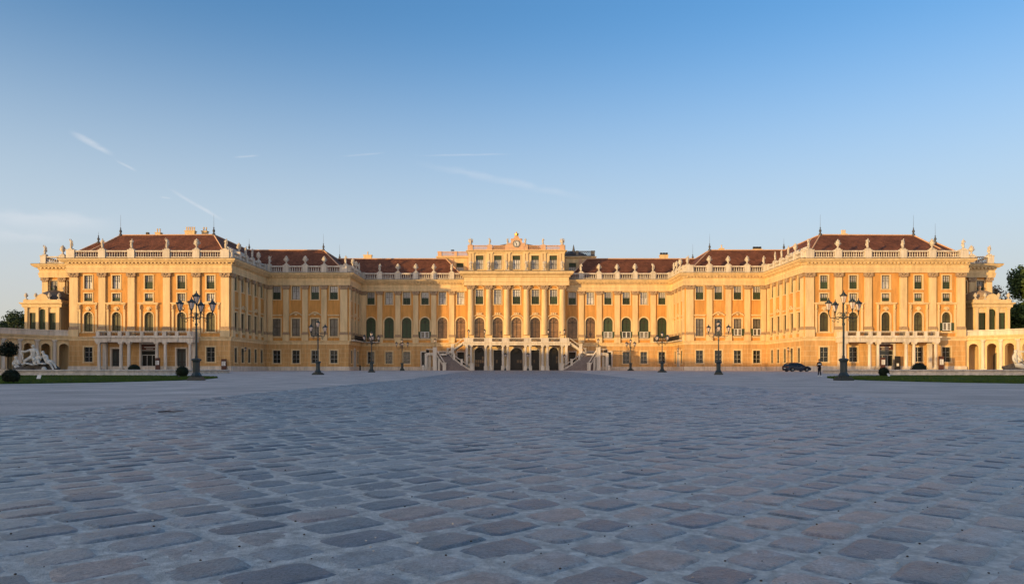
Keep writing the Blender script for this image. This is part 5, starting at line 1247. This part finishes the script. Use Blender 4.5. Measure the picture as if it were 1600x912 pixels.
# signs, bins, bollards -------------------------------------------------------
def pillar_sign(x, y, w, h, label, panel=(.45, .8)):
    o = thing('sign_pillar', (x, y, gz(y)), label, 'sign', 'brown information pillars by the walls'); b = MB(); b.box(-w/2, w/2, -.15, .15, 0, h); b.box(-w/2-.2, w/2+.2, -.25, .25, 0, .08); b.build('board', 'brownsign', o)
    b = MB(); b.box(-w*.4, w*.4, -.175, -.152, h*panel[0], h*panel[1]); p = b.build('poster', 'white', o)
    b = MB(); rr = random.Random(int(x))
    for i in range(5):
        z = h*panel[0]+h*(panel[1]-panel[0])*(i+.6)/5.6; b.box(-w*.3, w*rr.uniform(0, .3), -.182, -.177, z, z+.05)
    b.build('print', 'sashdark', p)
pillar_sign(-53.0, 128.3, .85, 2.25, 'brown framed notice pillar at the right corner of the left pavilion', (.45, .8))
pillar_sign(-63.6, 125.6, .75, 2.4, 'dark notice pillar beside the glazed door of the left portico', (.5, .8)); pillar_sign(64.6, 125.6, .75, 2.45, 'brown notice pillar left of the open door of the right portico', (.5, .85)); pillar_sign(74.9, 125.6, .8, 2.7, 'tall brown notice pillar at the right end of the right portico', (.45, .8))
o = thing('notice_board', (68.6, 128.2, gz(128)), 'dark open door panel with white notice beside the right doorway', 'sign')
b = MB(); b.box(-.5, .5, -.06, .06, 0, 2.75); b.build('board', 'black', o); b = MB(); b.box(-.2, .22, -.075, -.062, .95, 1.45); b.build('notice', 'white', o)
for x, nm in ((-19.9, 'left'), (19.7, 'right')):
    o = thing('litter_bin', (x, 151.2, gz(151.2)), f'pale cylindrical litter bin at the foot of the {nm} stair landing', 'litter bin', 'pale bins beside the stairs')
    b = MB(); b.lathe(0, 0, [(.27, 0), (.28, .05), (.28, .95), (.25, 1.0)], 14); b.build('body', 'pale', o); b = MB(); b.lathe(0, 0, [(.29, .95), (.29, 1.05), (.1, 1.1)], 14); b.build('lid', 'white', o)
for x, y, nm in ((-33.6, 152.5, 'left'),):
    o = thing('bollard', (x, y, gz(y)), 'short dark bollard by the doorway under the left corner balcony', 'bollard'); b = MB(); b.lathe(0, 0, [(.16, 0), (.16, .9), (.19, .95), (.12, 1.1)], 10); b.build('post', 'black', o)
o = thing('pigeon', (-30.2, 62.5, gz(62)+.0), 'grey pigeon on the gravel between the left lawn and lamp', 'bird')
me = body((0, 0, .12), (0, -.08, .15), (0, -.17, .21), [(-.05, -.05, .15), (-.06, .02, .13), (-.05, .1, .12)], [(.05, -.05, .15), (.06, .02, .13), (.05, .1, .12)], [(.0, .12, .11), (0, .2, .1)], [(-.02, 0, .05), (-.02, 0, .01)], 'pigeon_body', 1, 'lead')
bpy.data.meshes.remove(me)
sk = skin([(0, 0, .13), (0, -.09, .17), (0, -.15, .23), (0, -.21, .22), (0, .1, .11), (0, .2, .09), (.03, 0, .01), (-.03, 0, .01)], [(0, 1), (1, 2), (2, 3), (0, 4), (4, 5), (0, 6), (0, 7)], [.07, .055, .035, .01, .05, .02, .012, .012], 1, 'body'); sk.materials.append(M['lead']); link('body', sk, o)

# ------------------------------------------------------------------ person
def person(x, y):
    o = thing('person', (x, y, gz(y)), 'person in a dark top with white chest band and black trousers, walking in the court', 'person', rz=radians(10))
    v = [(0, 0, .95), (0, 0, 1.12), (0, .01, 1.32), (0, 0, 1.44), (0, -.02, 1.54), (0, -.03, 1.65)]
    e = [(0, 1), (1, 2), (2, 3), (3, 4), (4, 5)]; rad = [(.15, .11), (.13, .1), (.16, .11), .05, .085, .075]
    def chain(par, pts, rs):
        k = par
        for p, r in zip(pts, rs): v.append(p); rad.append(r); e.append((k, len(v)-1)); k = len(v)-1
    chain(2, [(-.19, 0, 1.36), (-.27, .02, 1.1), (-.22, -.12, .92)], [.06, .045, .032]); chain(2, [(.19, 0, 1.36), (.28, .04, 1.12), (.2, -.2, 1.02)], [.06, .045, .032])
    chain(0, [(-.1, 0, .86), (-.11, -.05, .5), (-.12, .02, .1)], [.095, .065, .045]); chain(0, [(.1, 0, .86), (.12, .06, .5), (.13, -.05, .1)], [.095, .065, .045])
    me = skin(v, e, rad, 2, 'body')
    for m in ('cloth', 'white', 'skin'): me.materials.append(M[m])
    for p in me.polygons:
        c = p.center; p.material_index = 1 if (1.18 < c.z < 1.28 and abs(c.x) < .19) else (2 if (c.z > 1.45 or (abs(c.x) > .15 and .85 < c.z < .95)) else 0)
    bd = link('body', me, o)
    b = MB(); b.ball((0, .015, 1.66), (.095, .1, .1), 10, 8); b.ball((0, .07, 1.56), (.06, .05, .08)); b.build('hair', 'sashdark', o, True)
    for sx, yy in ((-1, .02), (1, -.05)): b = MB(); b.ball((sx*.125, yy-.04, .05), (.05, .13, .055), 8, 6); b.build('shoe', 'white', o, True)
    b = MB(); b.ball((0, -.115, 1.56), (.015, .02, .02), 6, 4)
    for sx in (-1, 1): b.ball((sx*.03, -.1, 1.6), .01, 5, 4)
    b.build('face_detail', 'skin', o); b = MB(); b.box(.1, .2, -.3, -.2, .92, 1.08); b.build('bag', 'white', o)
person(29.8, 71)
# ------------------------------------------------------------------ car
def car(x, y, rz):
    o = thing('parked_car', (x, y, gz(y)), 'dark blue estate car parked before the sunlit right wing', 'car', rz=rz)
    # side profile (x forward), lower body then cabin
    low = [(-2.25, .35), (-2.3, .6), (-2.25, .95), (-2.1, 1.02), (-.9, 1.0), (.9, .97), (1.55, .9), (2.1, .74), (2.28, .58), (2.3, .38), (2.15, .25), (-2.1, .25)]
    roof = [(-2.15, .98), (-1.95, 1.3), (-1.6, 1.45), (-.7, 1.5), (.1, 1.46), (.55, 1.3), (1.1, .97)]
    def loft(b, prof, w0, w1, zlo, zhi, mi=0):
        n = len(prof); vs = []
        for s in (-1, 1):
            for px, pz in prof:
                t = max(0, min(1, (pz-zlo)/(zhi-zlo))); w = w0+(w1-w0)*t; k = 1-.12*(abs(px)/2.3)**4; vs.append((px, s*w*k, pz))
        b.add(vs, [tuple(range(n)), tuple(range(2*n-1, n-1, -1))]+[(i, (i+1) % n, n+(i+1) % n, n+i) for i in range(n)], mi)
    b = MB(); loft(b, low, .88, .84, .25, 1.0); loft(b, roof, .83, .58, .97, 1.5); bd = b.build('body', 'carpaint', o)
    mod = bd.modifiers.new('bevel', 'BEVEL'); mod.width = .04; mod.segments = 2
    g = MB()
    for s in (-1, 1):
        for q in ([(-1.9, 1.03), (-1.72, 1.33), (-1.15, 1.4), (-1.12, 1.03)], [(-1.05, 1.03), (-1.08, 1.4), (-.22, 1.4), (-.1, 1.03)], [(-.02, 1.03), (-.14, 1.4), (.15, 1.36), (.85, 1.02)]):
            g.add([(a, s*((.83-(z-.97)*.47)*(1-.12*(abs(a)/2.3)**4)+.012), z) for a, z in q], [(0, 1, 2, 3)])
    g.add([(.60, -.6, 1.28), (.60, .6, 1.28), (1.12, .74, 1.0), (1.12, -.74, 1.0)], [(0, 1, 2, 3)]); g.add([(-2.0, -.62, 1.28), (-2.0, .62, 1.28), (-2.17, .72, 1.02), (-2.17, -.72, 1.02)], [(0, 1, 2, 3)])
    g.build('window', 'darkglass', o)
    for wx in (-1.4, 1.42):
        for s in (-1, 1):
            b = MB(); b.T = Matrix.Translation((wx, s*.78, .33)); b.disc_y(0, -.12, .12, 0, .33, 20, 0, 0, 2*pi); w = b.build('wheel', 'rubber', o)
            b = MB(); b.T = Matrix.Translation((wx, s*.78, .33)); b.disc_y(0, -.13, .13, 0, .21, 10, 0, 0, 2*pi, .15)
            for k in range(5): a = 2*pi*k/5; b.tube([(0, s*.13, 0), (.18*cos(a), s*.13, .18*sin(a))], .02, 4)
            b.build('rim', 'rim', w)
            b = MB(); b.T = Matrix.Translation((wx, s*.78, .35)); b.disc_y(0, -.11, .11, 0, .40, 14, 0, 0, pi, .34); b.build('wheel_arch', 'rubber', o)
    for s in (-1, 1):
        b = MB(); b.ball((-2.2, s*.68, .82), (.1, .14, .09)); b.build('tail_light', 'redlight', o, True); b = MB(); b.ball((2.1, s*.62, .66), (.14, .16, .07)); b.build('headlight', 'white', o, True)
        b = MB(); b.ball((.75, s*.93, 1.02), (.1, .08, .07)); b.build('mirror', 'carpaint', o, True)
        b = MB(); b.tube([(-1.7, s*.5, 1.52), (0, s*.5, 1.54)], .02, 4); b.build('roof_rail', 'black', o)
        b = MB(); 
        for hx in (-.5, .35): b.box(hx-.1, hx+.1, s*.872-.01, s*.872+.01, .86, .89)
        b.build('door_handle', 'rim', o)
    b = MB(); b.box(-2.33, -2.3, -.25, .25, .55, .67); b.build('number_plate', 'white', o)
car(48.1, 122.5, radians(14))
# remove prototypes that were never placed
for k, (root, tree_, used) in WIN.items():
    if not used[0]:
        for c, sub in tree_: bpy.data.objects.remove(c)
        bpy.data.objects.remove(root)
